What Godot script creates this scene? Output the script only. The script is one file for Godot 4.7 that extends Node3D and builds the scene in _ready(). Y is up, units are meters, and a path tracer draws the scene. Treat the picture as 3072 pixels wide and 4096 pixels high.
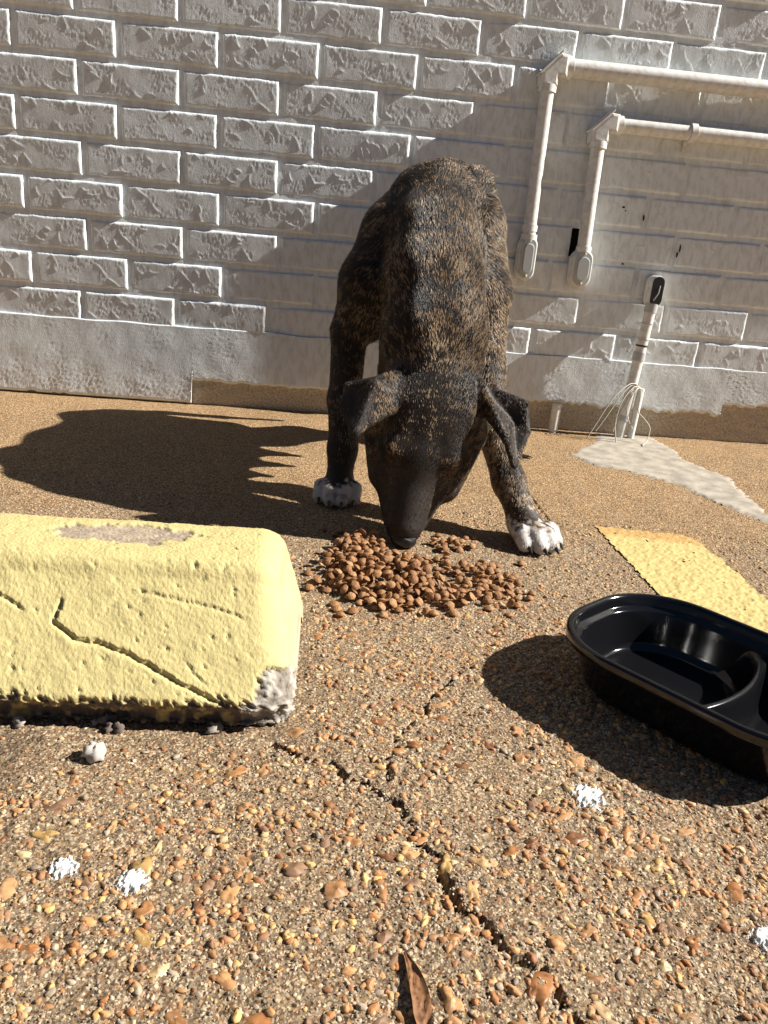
extends Node3D
# A dog eats kibble off an exposed-aggregate pavement in front of a white painted brick wall.
# World: x runs along the wall, y up, z away from the wall towards the camera. Wall face z = 0, pavement y = 0.

const PITCH := 0.21          # brick + joint along the wall
const ROW := 0.0777778       # brick + joint upwards
const BRICK_W := 0.202
const BRICK_H := 0.0685
const WALL_TOP := 0.8667     # top edge of course 0
const WALL_X := -0.6676      # where column 0 ends

var fine := FastNoiseLite.new()
var mid := FastNoiseLite.new()
var coarse := FastNoiseLite.new()
var cracks: Array = []
var numbers := {}
var kibble_heights: Array = []


func _ready() -> void:
	camera_and_light()
	setup_noise()
	build_ground()
	build_wall()
	build_line_and_patch()
	build_wheel_stop()
	build_conduits()
	build_tray()
	build_kibble()
	build_small_things()
	build_dog()


# ---------------------------------------------------------------- camera, sky, sun
func camera_and_light() -> void:
	var cam := Camera3D.new()
	cam.name = "camera"
	var r := Vector3(0.9944, 0.0849, 0.0625)
	var u := Vector3(-0.0594, 0.9410, -0.3330)
	var f := r.cross(u) * -1.0
	u = f.cross(r) * -1.0
	cam.transform = Transform3D(Basis(r.normalized(), u.normalized(), -f.normalized()), Vector3(0.0, 0.4023, 1.8567))
	cam.fov = 67.311
	cam.near = 0.02
	cam.far = 300.0
	add_child(cam)
	cam.current = true

	var e := Environment.new()
	e.background_mode = Environment.BG_SKY
	var sky := Sky.new()
	var sm := ProceduralSkyMaterial.new()
	sm.sky_top_color = Color(0.30, 0.42, 0.60)
	sm.sky_horizon_color = Color(0.64, 0.70, 0.77)
	sm.sky_curve = 0.12
	sm.ground_bottom_color = Color(0.22, 0.19, 0.16)
	sm.ground_horizon_color = Color(0.42, 0.40, 0.38)
	sm.sun_angle_max = 12.0
	sky.sky_material = sm
	e.sky = sky
	e.background_energy_multiplier = 0.21
	e.tonemap_mode = Environment.TONE_MAPPER_LINEAR
	e.tonemap_exposure = 2.0
	e.sdfgi_enabled = true
	e.ssao_enabled = true
	e.ssil_enabled = true
	var we := WorldEnvironment.new()
	we.name = "environment"
	we.environment = e
	add_child(we)

	var sun := DirectionalLight3D.new()
	sun.name = "sun"
	sun.light_energy = 1.6
	sun.light_color = Color(1.0, 0.98, 0.95)
	sun.light_angular_distance = 0.5
	sun.shadow_enabled = true
	var el := deg_to_rad(37.0)
	var az := deg_to_rad(4.2)
	var to_sun := Vector3(cos(el) * cos(az), sin(el), cos(el) * sin(az))
	add_child(sun)
	sun.look_at_from_position(to_sun * 5.0, Vector3.ZERO, Vector3.UP)


func setup_noise() -> void:
	for n in [fine, mid, coarse]:
		n.noise_type = FastNoiseLite.TYPE_SIMPLEX_SMOOTH
		n.fractal_type = FastNoiseLite.FRACTAL_NONE
	fine.seed = 11
	mid.seed = 23
	coarse.seed = 37
	fine.frequency = 1.0
	mid.frequency = 1.0
	coarse.frequency = 1.0


# ---------------------------------------------------------------- helpers
func numbered(called: String) -> String:
	var n: int = numbers.get(called, 0)
	numbers[called] = n + 1
	return called if n == 0 else "%s_%03d" % [called, n]


func tag(o: Node, label: String, category: String, group := "") -> void:
	o.set_meta("label", label)
	o.set_meta("category", category)
	if group:
		o.set_meta("group", group)


func thing(called: String, label: String, category: String, at := Vector3.ZERO, group := "") -> Node3D:
	var o := Node3D.new()
	o.name = numbered(called)
	o.position = at
	add_child(o)
	tag(o, label, category, group)
	return o


func obj(called: String, mesh: Mesh, m: Material, parent: Node = self, at := Vector3.ZERO) -> MeshInstance3D:
	var o := MeshInstance3D.new()
	o.name = numbered(called) if parent == self else called
	o.mesh = mesh
	o.material_override = m
	o.position = at
	parent.add_child(o, true)
	return o


func lin(r: float, g: float, b: float) -> Color:
	return Color(r, g, b).linear_to_srgb()


func mat(c: Color, rough := 0.7, spec := 0.5) -> StandardMaterial3D:
	var m := StandardMaterial3D.new()
	m.albedo_color = c
	m.roughness = rough
	m.metallic_specular = spec
	return m


func vmat(rough := 0.8, spec := 0.4) -> StandardMaterial3D:
	var m := mat(Color.WHITE, rough, spec)
	m.vertex_color_use_as_albedo = true
	return m


func noise_tex(size: int, freq: float, oct: int, sd: int, ramp: Gradient = null) -> NoiseTexture2D:
	var n := FastNoiseLite.new()
	n.seed = sd
	n.frequency = freq
	n.noise_type = FastNoiseLite.TYPE_SIMPLEX
	n.fractal_octaves = oct
	var t := NoiseTexture2D.new()
	t.width = size
	t.height = size
	t.seamless = true
	t.noise = n
	if ramp:
		t.color_ramp = ramp
	return t


func ramp_of(stops: Array) -> Gradient:
	var g := Gradient.new()
	var offs := PackedFloat32Array()
	var cols := PackedColorArray()
	for s in stops:
		offs.append(s[0])
		cols.append(s[1])
	g.offsets = offs
	g.colors = cols
	return g


func triplanar(m: StandardMaterial3D, per_metre: float) -> void:
	m.uv1_triplanar = true
	m.uv1_world_triplanar = true
	m.uv1_scale = Vector3.ONE * per_metre


func mesh_from(v: PackedVector3Array, idx: PackedInt32Array, col := PackedColorArray(), uv := PackedVector2Array(), nrm := PackedVector3Array()) -> ArrayMesh:
	if nrm.is_empty():
		nrm = normals_of(v, idx)
	var a := []
	a.resize(Mesh.ARRAY_MAX)
	a[Mesh.ARRAY_VERTEX] = v
	a[Mesh.ARRAY_NORMAL] = nrm
	if not col.is_empty():
		a[Mesh.ARRAY_COLOR] = col
	if not uv.is_empty():
		a[Mesh.ARRAY_TEX_UV] = uv
	a[Mesh.ARRAY_INDEX] = idx
	var m := ArrayMesh.new()
	m.add_surface_from_arrays(Mesh.PRIMITIVE_TRIANGLES, a)
	return m


func normals_of(v: PackedVector3Array, idx: PackedInt32Array) -> PackedVector3Array:
	var n := PackedVector3Array()
	n.resize(v.size())
	var k := 0
	while k < idx.size():
		var a := idx[k]
		var b := idx[k + 1]
		var c := idx[k + 2]
		var f := (v[c] - v[a]).cross(v[b] - v[a])
		n[a] += f
		n[b] += f
		n[c] += f
		k += 3
	for i in n.size():
		n[i] = n[i].normalized() if n[i].length_squared() > 1e-20 else Vector3.UP
	return n


func grid_index(nu: int, nv: int, keep := PackedByteArray(), close_u := false) -> PackedInt32Array:
	# verts j * nu + i, i to the right, j upwards seen from the front
	var idx := PackedInt32Array()
	var last := nu if close_u else nu - 1
	for j in nv - 1:
		for i in last:
			if not keep.is_empty() and keep[j * nu + i] == 0:
				continue
			var i2 := (i + 1) % nu
			var a := j * nu + i
			var b := (j + 1) * nu + i
			var c := (j + 1) * nu + i2
			var d := j * nu + i2
			idx.append_array(PackedInt32Array([a, b, c, a, c, d]))
	return idx


func smooth(a: float, b: float, x: float) -> float:
	var t := clampf((x - a) / (b - a), 0.0, 1.0)
	return t * t * (3.0 - 2.0 * t)


func seg_dist(p: Vector2, a: Vector2, b: Vector2) -> float:
	var ab := b - a
	var t := clampf((p - a).dot(ab) / ab.length_squared(), 0.0, 1.0)
	return p.distance_to(a + ab * t)


# tube with its own radius at every point
func tube(pts: Array, radii: Array, sides := 20, caps := true) -> ArrayMesh:
	var v := PackedVector3Array()
	var n := PackedVector3Array()
	var idx := PackedInt32Array()
	var side := Vector3.ZERO
	for i in pts.size():
		var p: Vector3 = pts[i]
		var d: Vector3 = (pts[mini(i + 1, pts.size() - 1)] - pts[maxi(i - 1, 0)]).normalized()
		if side == Vector3.ZERO:
			side = d.cross(Vector3.UP if absf(d.y) < 0.9 else Vector3.RIGHT).normalized()
		side = (side - d * side.dot(d)).normalized()
		var up := d.cross(side)
		for s in sides:
			var t := TAU * s / sides
			var o := side * cos(t) + up * sin(t)
			v.append(p + o * radii[i])
			n.append(o)
	for i in pts.size() - 1:
		for s in sides:
			var s2 := (s + 1) % sides
			var a := i * sides + s
			var b := (i + 1) * sides + s
			var c := (i + 1) * sides + s2
			var e := i * sides + s2
			idx.append_array(PackedInt32Array([a, b, c, a, c, e]))
	if caps:
		for endp in [0, pts.size() - 1]:
			var p0: Vector3 = pts[endp]
			var q: Vector3 = pts[1] if endp == 0 else pts[endp - 1]
			var nn: Vector3 = (p0 - q).normalized()
			var base := v.size()
			v.append(p0)
			n.append(nn)
			for s in sides:
				v.append(v[endp * sides + s])
				n.append(nn)
			for s in sides:
				var s2 := (s + 1) % sides
				if endp == 0:
					idx.append_array(PackedInt32Array([base, base + 1 + s, base + 1 + s2]))
				else:
					idx.append_array(PackedInt32Array([base, base + 1 + s2, base + 1 + s]))
	return mesh_from(v, idx, PackedColorArray(), PackedVector2Array(), n)


func rod(a: Vector3, b: Vector3, r: float, sides := 24) -> ArrayMesh:
	return tube([a, b], [r, r], sides)


# collar: a short rod with softened ends
func collar(a: Vector3, b: Vector3, r: float, soft := 0.0015) -> ArrayMesh:
	var d := (b - a).normalized()
	return tube([a, a + d * soft * 0.3, a + d * soft, b - d * soft, b - d * soft * 0.3, b], [r - soft, r - soft * 0.3, r, r, r - soft * 0.3, r - soft], 24)


# polygon in the wall plane pulled out along z, edges softened
func slab(poly: PackedVector2Array, z0: float, z1: float, soft: float) -> ArrayMesh:
	var rings := [[0.0, z0], [0.0, z1 - soft], [soft * 0.3, z1 - soft * 0.3], [soft, z1]]
	var v := PackedVector3Array()
	var idx := PackedInt32Array()
	var n := poly.size()
	var shapes := []
	for r in rings:
		shapes.append(inset(poly, r[0]))
	for k in rings.size() - 1:
		for i in n:
			var i2 := (i + 1) % n
			var b := v.size()
			var p0: Vector2 = shapes[k][i]
			var p1: Vector2 = shapes[k][i2]
			var p2: Vector2 = shapes[k + 1][i2]
			var p3: Vector2 = shapes[k + 1][i]
			v.append_array(PackedVector3Array([Vector3(p0.x, p0.y, rings[k][1]), Vector3(p1.x, p1.y, rings[k][1]), Vector3(p2.x, p2.y, rings[k + 1][1]), Vector3(p3.x, p3.y, rings[k + 1][1])]))
			idx.append_array(PackedInt32Array([b, b + 2, b + 1, b, b + 3, b + 2]))
	var top: PackedVector2Array = shapes[-1]
	var tri := Geometry2D.triangulate_polygon(top)
	var base := v.size()
	for p in top:
		v.append(Vector3(p.x, p.y, z1))
	for k in range(0, tri.size(), 3):
		var a := base + tri[k]
		var b := base + tri[k + 1]
		var c := base + tri[k + 2]
		if (v[c] - v[a]).cross(v[b] - v[a]).z < 0:
			idx.append_array(PackedInt32Array([a, c, b]))
		else:
			idx.append_array(PackedInt32Array([a, b, c]))
	return mesh_from(v, idx)


# polygon counter-clockwise (x right, y up); moves each corner inwards
func inset(poly: PackedVector2Array, d: float) -> PackedVector2Array:
	if d == 0.0:
		return poly
	var out := PackedVector2Array()
	var n := poly.size()
	for i in n:
		var e1 := (poly[i] - poly[(i + n - 1) % n]).normalized()
		var e2 := (poly[(i + 1) % n] - poly[i]).normalized()
		var n1 := Vector2(-e1.y, e1.x)
		var n2 := Vector2(-e2.y, e2.x)
		var m := (n1 + n2)
		m = m / maxf(0.4, m.length_squared() * 0.5)
		out.append(poly[i] + m * d)
	return out


func stadium(cx: float, y0: float, y1: float, r: float, steps := 10) -> PackedVector2Array:
	var p := PackedVector2Array()
	for i in steps + 1:
		var t := PI * i / steps
		p.append(Vector2(cx + cos(t) * r, y1 - r + sin(t) * r))
	for i in steps + 1:
		var t := PI + PI * i / steps
		p.append(Vector2(cx + cos(t) * r, y0 + r + sin(t) * r))
	return p


# lumpy ball: stones, kibble
func lump(nu: int, nv: int, sd: int, rough: float, freq: float, power := 1.0) -> ArrayMesh:
	var v := PackedVector3Array()
	for j in nv + 1:
		var ph := -PI / 2 + PI * j / nv
		for i in nu:
			var th := -TAU * i / nu
			var d := Vector3(cos(ph) * cos(th), sin(ph), cos(ph) * sin(th))
			var k := 1.0 + rough * mid.get_noise_3d(d.x * freq + sd * 7.3, d.y * freq, d.z * freq) + rough * 0.4 * fine.get_noise_3d(d.x * freq * 2.3, d.y * freq * 2.3 + sd * 3.1, d.z * freq * 2.3)
			d.y = signf(d.y) * pow(absf(d.y), power)
			v.append(d * k)
	return mesh_from(v, grid_index(nu, nv + 1, PackedByteArray(), true))


# ---------------------------------------------------------------- pavement
func ground_height(x: float, z: float) -> float:
	var h := 0.0
	var near := smooth(0.35, 1.1, z)
	if x > 0.38 and z < 0.72:
		near *= 0.25
	h += fine.get_noise_2d(x * 170.0, z * 170.0) * (0.0003 + 0.0007 * near)
	h += mid.get_noise_2d(x * 70.0, z * 70.0) * (0.0003 + 0.0006 * near)
	h += coarse.get_noise_2d(x * 9.0, z * 9.0) * 0.0008
	for c in cracks:
		if x < c.lo.x or x > c.hi.x or z < c.lo.y or z > c.hi.y:
			continue
		var p := Vector2(x + fine.get_noise_2d(x * 90.0, z * 90.0 + 40.0) * 0.0022, z + fine.get_noise_2d(x * 90.0 + 70.0, z * 90.0) * 0.0022)
		var best := 1.0
		var w := 0.001
		for i in c.pts.size() - 1:
			var d := seg_dist(p, c.pts[i], c.pts[i + 1])
			if d < best:
				best = d
				w = lerpf(c.w[i], c.w[i + 1], 0.5)
		w *= 0.52 + 0.25 * mid.get_noise_2d(x * 40.0, z * 40.0)
		h -= c.depth * (1.0 - smooth(w * 0.55, w * 1.35, best))
	return h


func add_crack(pts: Array, w: Array, depth: float) -> void:
	var lo := Vector2(99, 99)
	var hi := Vector2(-99, -99)
	for p in pts:
		lo = lo.min(p)
		hi = hi.max(p)
	cracks.append({"pts": pts, "w": w, "depth": depth, "lo": lo - Vector2(0.02, 0.02), "hi": hi + Vector2(0.02, 0.02)})


func v2s(a: Array) -> Array:
	var out := []
	for p in a:
		out.append(Vector2(p[0], p[1]))
	return out


func speckle_texture(size: int, sd: int, base: Array, palette: Array, grains: int, rmin: float, rmax: float) -> ImageTexture:
	var rng := RandomNumberGenerator.new()
	rng.seed = sd
	var im := Image.create_empty(size, size, false, Image.FORMAT_RGB8)
	var data := PackedByteArray()
	data.resize(size * size * 3)
	for k in size * size:
		var t := rng.randf_range(0.82, 1.16)
		data[k * 3] = int(clampf(base[0] * t, 0, 255))
		data[k * 3 + 1] = int(clampf(base[1] * t, 0, 255))
		data[k * 3 + 2] = int(clampf(base[2] * t, 0, 255))
	for g in grains:
		var c: Array = palette[rng.randi() % palette.size()]
		var r := rmin + (rmax - rmin) * pow(rng.randf(), 2.2)
		var cx := rng.randi() % size
		var cy := rng.randi() % size
		var sx := rng.randf_range(0.7, 1.4)
		var t := rng.randf_range(0.8, 1.2)
		var rr := int(ceil(r * 1.4))
		for dy in range(-rr, rr + 1):
			for dx in range(-rr, rr + 1):
				if dx * dx * sx + dy * dy / sx > r * r:
					continue
				var at := (((cy + dy + size) % size) * size + (cx + dx + size) % size) * 3
				data[at] = int(clampf(c[0] * t, 0, 255))
				data[at + 1] = int(clampf(c[1] * t, 0, 255))
				data[at + 2] = int(clampf(c[2] * t, 0, 255))
	im = Image.create_from_data(size, size, false, Image.FORMAT_RGB8, data)
	return ImageTexture.create_from_image(im)


func spaced(stops: Array) -> PackedFloat32Array:
	# [[from, step], ..., [end, 0]]
	var out := PackedFloat32Array()
	for k in stops.size() - 1:
		var a: float = stops[k][0]
		var b: float = stops[k + 1][0]
		var n := maxi(1, int(round(absf(b - a) / stops[k][1])))
		for i in n:
			out.append(lerpf(a, b, float(i) / n))
	out.append(stops[-1][0])
	return out


func build_ground() -> void:
	add_crack(v2s([[-0.0259, 1.3105], [-0.0147, 1.3133], [-0.0018, 1.3258], [0.0145, 1.3303], [0.0254, 1.3308], [0.0372, 1.3528], [0.0515, 1.3561], [0.0602, 1.3655], [0.0736, 1.378], [0.0822, 1.3956], [0.0884, 1.4188], [0.0966, 1.4296], [0.1005, 1.4446], [0.1025, 1.4631], [0.1097, 1.4803], [0.1218, 1.4848], [0.1288, 1.5019], [0.135, 1.5132], [0.1511, 1.5178], [0.1566, 1.5388], [0.1618, 1.5533], [0.17, 1.61]]),
		[0.0016, 0.002, 0.0022, 0.0015, 0.0018, 0.0022, 0.0018, 0.0025, 0.0022, 0.002, 0.0022, 0.0022, 0.002, 0.0026, 0.003, 0.0036, 0.003, 0.003, 0.003, 0.0026, 0.0024, 0.0024], 0.016)
	add_crack(v2s([[0.0691, 1.3494], [0.0715, 1.3243], [0.0774, 1.3107], [0.0784, 1.2969], [0.0886, 1.2795], [0.1092, 1.2553], [0.1171, 1.2274], [0.1362, 1.2057], [0.1569, 1.1794], [0.1822, 1.1543]]),
		[0.0012, 0.0013, 0.0018, 0.0015, 0.0016, 0.0024, 0.003, 0.002, 0.0012, 0.001], 0.010)
	# joints between the slabs
	add_crack(v2s([[0.366, 0.30], [0.383, 0.415], [0.377, 0.56], [0.379, 0.708]]), [0.0018, 0.002, 0.0025, 0.002], 0.005)
	add_crack(v2s([[0.379, 0.708], [0.48, 0.702], [0.60, 0.712], [0.727, 0.742], [1.0, 0.76], [1.35, 0.75]]), [0.0018, 0.0016, 0.002, 0.002, 0.002, 0.002], 0.004)
	add_crack(v2s([[0.20, 0.60], [0.26, 0.72], [0.335, 0.885]]), [0.0012, 0.0012, 0.0014], 0.004)

	var xs := spaced([[-60, 20], [-20, 9], [-2.0, 0.4], [-1.0, 0.02], [-0.42, 0.0028], [0.72, 0.012], [1.3, 0.1], [2.4, 5], [12, 16], [60, 0]])
	var zs := spaced([[60, 20], [20, 6], [4, 1], [2.0, 0.05], [1.62, 0.0026], [0.9, 0.004], [0.6, 0.006], [-0.03, 1], [-1, 20], [-60, 0]])
	var nx := xs.size()
	var nz := zs.size()
	var v := PackedVector3Array()
	var col := PackedColorArray()
	var uv := PackedVector2Array()
	v.resize(nx * nz)
	col.resize(nx * nz)
	uv.resize(nx * nz)
	for j in nz:
		var z := zs[j]
		for i in nx:
			var x := xs[i]
			var k := j * nx + i
			var y := 0.0
			if x > -1.2 and x < 1.5 and z > -0.1 and z < 1.9:
				y = ground_height(x, z)
			v[k] = Vector3(x, y, z)
			uv[k] = Vector2(x, z) / 0.31
			# matter: iron-stained finish near the wall, greyer worn cement out front, mottled
			var m := coarse.get_noise_2d(x * 3.1, z * 3.1) * 0.5 + mid.get_noise_2d(x * 11.0, z * 11.0) * 0.35 + fine.get_noise_2d(x * 38.0, z * 38.0) * 0.25
			var ochre := clampf(0.9 - smooth(0.55, 0.95, z + m * 0.22), 0.0, 1.0)
			var c := Color(0.655, 0.645, 0.64).lerp(Color(0.81, 0.725, 0.60), ochre)
			var s := 1.0 + 0.13 * m
			# old oil stain in front of the wheel stop
			s *= 1.0 - 0.30 * (1.0 - smooth(0.03, 0.07, Vector2(x + 0.245, z - 1.345).length() + m * 0.03))
			col[k] = Color(c.r * s, c.g * s, c.b * s)
	var m := vmat(0.85, 0.35)
	m.albedo_texture = speckle_texture(1024, 5, [146, 128, 104], [[204, 184, 152], [206, 184, 150], [172, 144, 108], [176, 134, 92], [140, 98, 64], [116, 98, 80], [186, 158, 122], [88, 74, 60], [196, 172, 138], [212, 194, 164], [104, 84, 62]], 90000, 0.8, 4.2)
	var bump := noise_tex(1024, 0.055, 4, 91)
	m.heightmap_enabled = true
	m.heightmap_texture = bump
	m.heightmap_scale = 0.09
	var g := obj("ground", mesh_from(v, grid_index(nx, nz), col, uv), m)
	g.set_meta("kind", "structure")
	build_pebbles(g)


func stone_color(rng: RandomNumberGenerator) -> Color:
	var pal := [Color(0.42, 0.20, 0.075), Color(0.36, 0.155, 0.055), Color(0.47, 0.25, 0.10), Color(0.50, 0.31, 0.14), Color(0.26, 0.115, 0.05), Color(0.56, 0.40, 0.21), Color(0.45, 0.235, 0.095), Color(0.32, 0.165, 0.08), Color(0.25, 0.14, 0.075), Color(0.55, 0.35, 0.13), Color(0.39, 0.18, 0.07), Color(0.48, 0.27, 0.12), Color(0.41, 0.21, 0.09)]
	var c: Color = pal[rng.randi() % pal.size()]
	var t := rng.randf_range(0.8, 1.2)
	return Color(c.r * t, c.g * t, c.b * t)


func in_frame(x: float, z: float, pad := 0.0) -> bool:
	# pavement in front of the lens: the wedge the photograph shows
	var d := 1.857 - z
	return x > -0.02 - d * 0.42 - pad and x < 0.10 + d * 0.56 + pad


func under_stop(x: float, z: float) -> bool:
	return x < 0.0 and z > 1.06 and z < 1.31


const DROPPINGS := [Vector2(0.2297, 1.3629), Vector2(-0.1047, 1.4577), Vector2(-0.1517, 1.4472), Vector2(0.3056, 1.4962)]


func on_dropping(x: float, z: float) -> bool:
	for d in DROPPINGS:
		if Vector2(x, z).distance_to(d) < 0.0085:
			return true
	return false


func build_pebbles(g: Node3D) -> void:
	var rng := RandomNumberGenerator.new()
	rng.seed = 77
	# every big stone is a piece of its own
	var shapes := []
	for k in 10:
		shapes.append(lump(13, 8, k + 3, 0.42, 1.05))
	var mats := []
	for k in 16:
		var c := stone_color(rng)
		var m := mat(c.linear_to_srgb(), rng.randf_range(0.42, 0.65), 0.5)
		m.albedo_texture = noise_tex(128, 0.03, 3, k, ramp_of([[0.0, Color(0.62, 0.60, 0.58)], [0.5, Color(0.95, 0.95, 0.95)], [1.0, Color(1, 1, 1)]])) if k < 4 else mats[k % 4].albedo_texture
		triplanar(m, 22.0)
		mats.append(m)
	var placed: Array = []
	# stones one can recognise: x, z, half length, half width, turn, material tone
	var known := [[0.145, 1.532, 0.0135, 0.0092, 1.0, 0], [-0.006, 1.290, 0.0105, 0.0065, 0.3, 1], [0.219, 1.165, 0.009, 0.006, -0.4, 3], [0.104, 1.437, 0.0085, 0.0055, 1.3, 4], [0.118, 1.462, 0.010, 0.0055, 1.5, 5], [0.205, 1.385, 0.010, 0.006, 0.9, 6], [0.028, 1.462, 0.011, 0.009, 0.4, 7], [0.085, 1.242, 0.008, 0.006, 0.5, 8], [0.128, 1.241, 0.009, 0.005, 0.2, 9]]
	for s in known:
		placed.append([s[0], s[1], s[2], s[3], s[4], s[5]])
	var tries := 0
	while placed.size() < 298 and tries < 20000:
		tries += 1
		var z := 1.60 - 0.55 * pow(rng.randf(), 1.25)
		var x := rng.randf_range(-0.3, 0.55)
		if not in_frame(x, z, 0.03) or under_stop(x, z) or on_dropping(x, z):
			continue
		var clump := mid.get_noise_2d(x * 8.0, z * 8.0)
		var smooth_side := smooth(0.02, -0.12, x) * smooth(1.42, 1.34, z)
		if rng.randf() < smooth_side * 0.96 or rng.randf() > 0.62 + clump:
			continue
		var a := rng.randf_range(0.0044, 0.0088) * (1.0 + 0.6 * pow(rng.randf(), 4.0))
		if z < 1.25:
			a *= 0.8
		var b := a * rng.randf_range(0.40, 0.85)
		var ok := true
		for q in placed:
			if Vector2(q[0] - x, q[1] - z).length() < (q[2] + a) * 0.95:
				ok = false
				break
		if ok:
			placed.append([x, z, a, b, rng.randf_range(0, PI), rng.randi() % 16])
	for q in placed:
		var s := obj("pebble", shapes[rng.randi() % shapes.size()], mats[q[5] % 16], g)
		var hgt: float = q[3] * rng.randf_range(0.40, 0.6)
		s.transform = Transform3D(Basis(Vector3.UP, q[4]) * Basis(Vector3.RIGHT, rng.randf_range(-0.2, 0.2)) * Basis.from_scale(Vector3(q[2], hgt, q[3])), Vector3(q[0], coarse.get_noise_2d(q[0] * 9.0, q[1] * 9.0) * 0.0008 - hgt * rng.randf_range(0.35, 0.62), q[1]))
	# grit: the sand and small gravel of the exposed aggregate
	var mm := MultiMesh.new()
	mm.transform_format = MultiMesh.TRANSFORM_3D
	mm.use_colors = true
	mm.mesh = lump(7, 4, 2, 0.4, 1.4)
	var list := []
	var colors := []
	for k in 100000:
		var z := 1.62 - 0.98 * pow(rng.randf(), 1.15)
		var x := rng.randf_range(-0.42, 0.72)
		if not in_frame(x, z, 0.06) or under_stop(x, z) or on_dropping(x, z) or (x > 0.379 and z < 0.73) or (x > 0.445 and x < 0.61 and z > 0.70):
			continue
		var far := smooth(1.25, 0.8, z)
		var smooth_side := smooth(0.0, -0.10, x) * smooth(1.40, 1.32, z)
		if rng.randf() < far * 0.35 or rng.randf() < smooth_side * 0.5:
			continue
		if rng.randf() > 0.75 + 0.8 * mid.get_noise_2d(x * 14.0, z * 14.0):
			continue
		var r := 0.0007 + 0.0025 * pow(rng.randf(), 6.0)
		r *= lerpf(1.0, 0.75, maxf(far * 0.6, smooth_side))
		var hgt := r * rng.randf_range(0.5, 0.8)
		list.append(Transform3D(Basis(Vector3.UP, rng.randf() * TAU) * Basis(Vector3.RIGHT, rng.randf_range(-0.4, 0.4)) * Basis.from_scale(Vector3(r * rng.randf_range(1.0, 1.7), hgt, r)), Vector3(x, ground_height(x, z) + hgt * rng.randf_range(-0.6, 0.15), z)))
		var pick := rng.randf()
		var c := stone_color(rng)
		if r < 0.0016 or pick < 0.12:
			if pick < 0.5:
				c = Color(0.36, 0.285, 0.20) * rng.randf_range(0.7, 1.2)
			elif pick < 0.66:
				c = Color(0.47, 0.38, 0.27) * rng.randf_range(0.8, 1.15)
			elif pick < 0.86:
				c = Color(0.20, 0.15, 0.10) * rng.randf_range(0.7, 1.2)
		colors.append(c)
	# middling stones between the big ones
	for k in 2600:
		var z := 1.61 - 0.62 * pow(rng.randf(), 1.3)
		var x := rng.randf_range(-0.32, 0.6)
		var smooth_side := smooth(0.02, -0.12, x) * smooth(1.42, 1.34, z)
		if not in_frame(x, z, 0.04) or under_stop(x, z) or on_dropping(x, z) or rng.randf() < smooth_side * 0.9 or rng.randf() > 0.55 + mid.get_noise_2d(x * 8.0, z * 8.0):
			continue
		var r := rng.randf_range(0.0022, 0.0040)
		var hgt := r * rng.randf_range(0.35, 0.6)
		list.append(Transform3D(Basis(Vector3.UP, rng.randf() * TAU) * Basis(Vector3.RIGHT, rng.randf_range(-0.25, 0.25)) * Basis.from_scale(Vector3(r * rng.randf_range(1.0, 1.5), hgt, r * rng.randf_range(0.6, 1.0))), Vector3(x, ground_height(x, z) - hgt * rng.randf_range(0.0, 0.4), z)))
		colors.append(stone_color(rng))
	# sand of the finish towards the wall
	for k in 46000:
		var z := rng.randf_range(0.16, 0.80)
		var x := rng.randf_range(-0.75, 1.05)
		if not in_frame(x, z, 0.02) or (x > 0.43 and x < 0.62 and z > 0.69) or rng.randf() > 0.7 + 0.7 * mid.get_noise_2d(x * 14.0, z * 14.0):
			continue
		var r := rng.randf_range(0.0006, 0.0013)
		list.append(Transform3D(Basis(Vector3.UP, rng.randf() * TAU) * Basis.from_scale(Vector3(r * 1.3, r * 0.6, r)), Vector3(x, ground_height(x, z), z)))
		colors.append([Color(0.42, 0.29, 0.16), Color(0.30, 0.19, 0.10), Color(0.50, 0.38, 0.23), Color(0.17, 0.11, 0.065)][rng.randi() % 4])
	mm.instance_count = list.size()
	for k in list.size():
		mm.set_instance_transform(k, list[k])
		mm.set_instance_color(k, colors[k])
	var mi := MultiMeshInstance3D.new()
	mi.name = "grit"
	mi.multimesh = mm
	mi.material_override = vmat(0.65, 0.45)
	mi.set_meta("kind", "stuff")
	g.add_child(mi)


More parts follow.
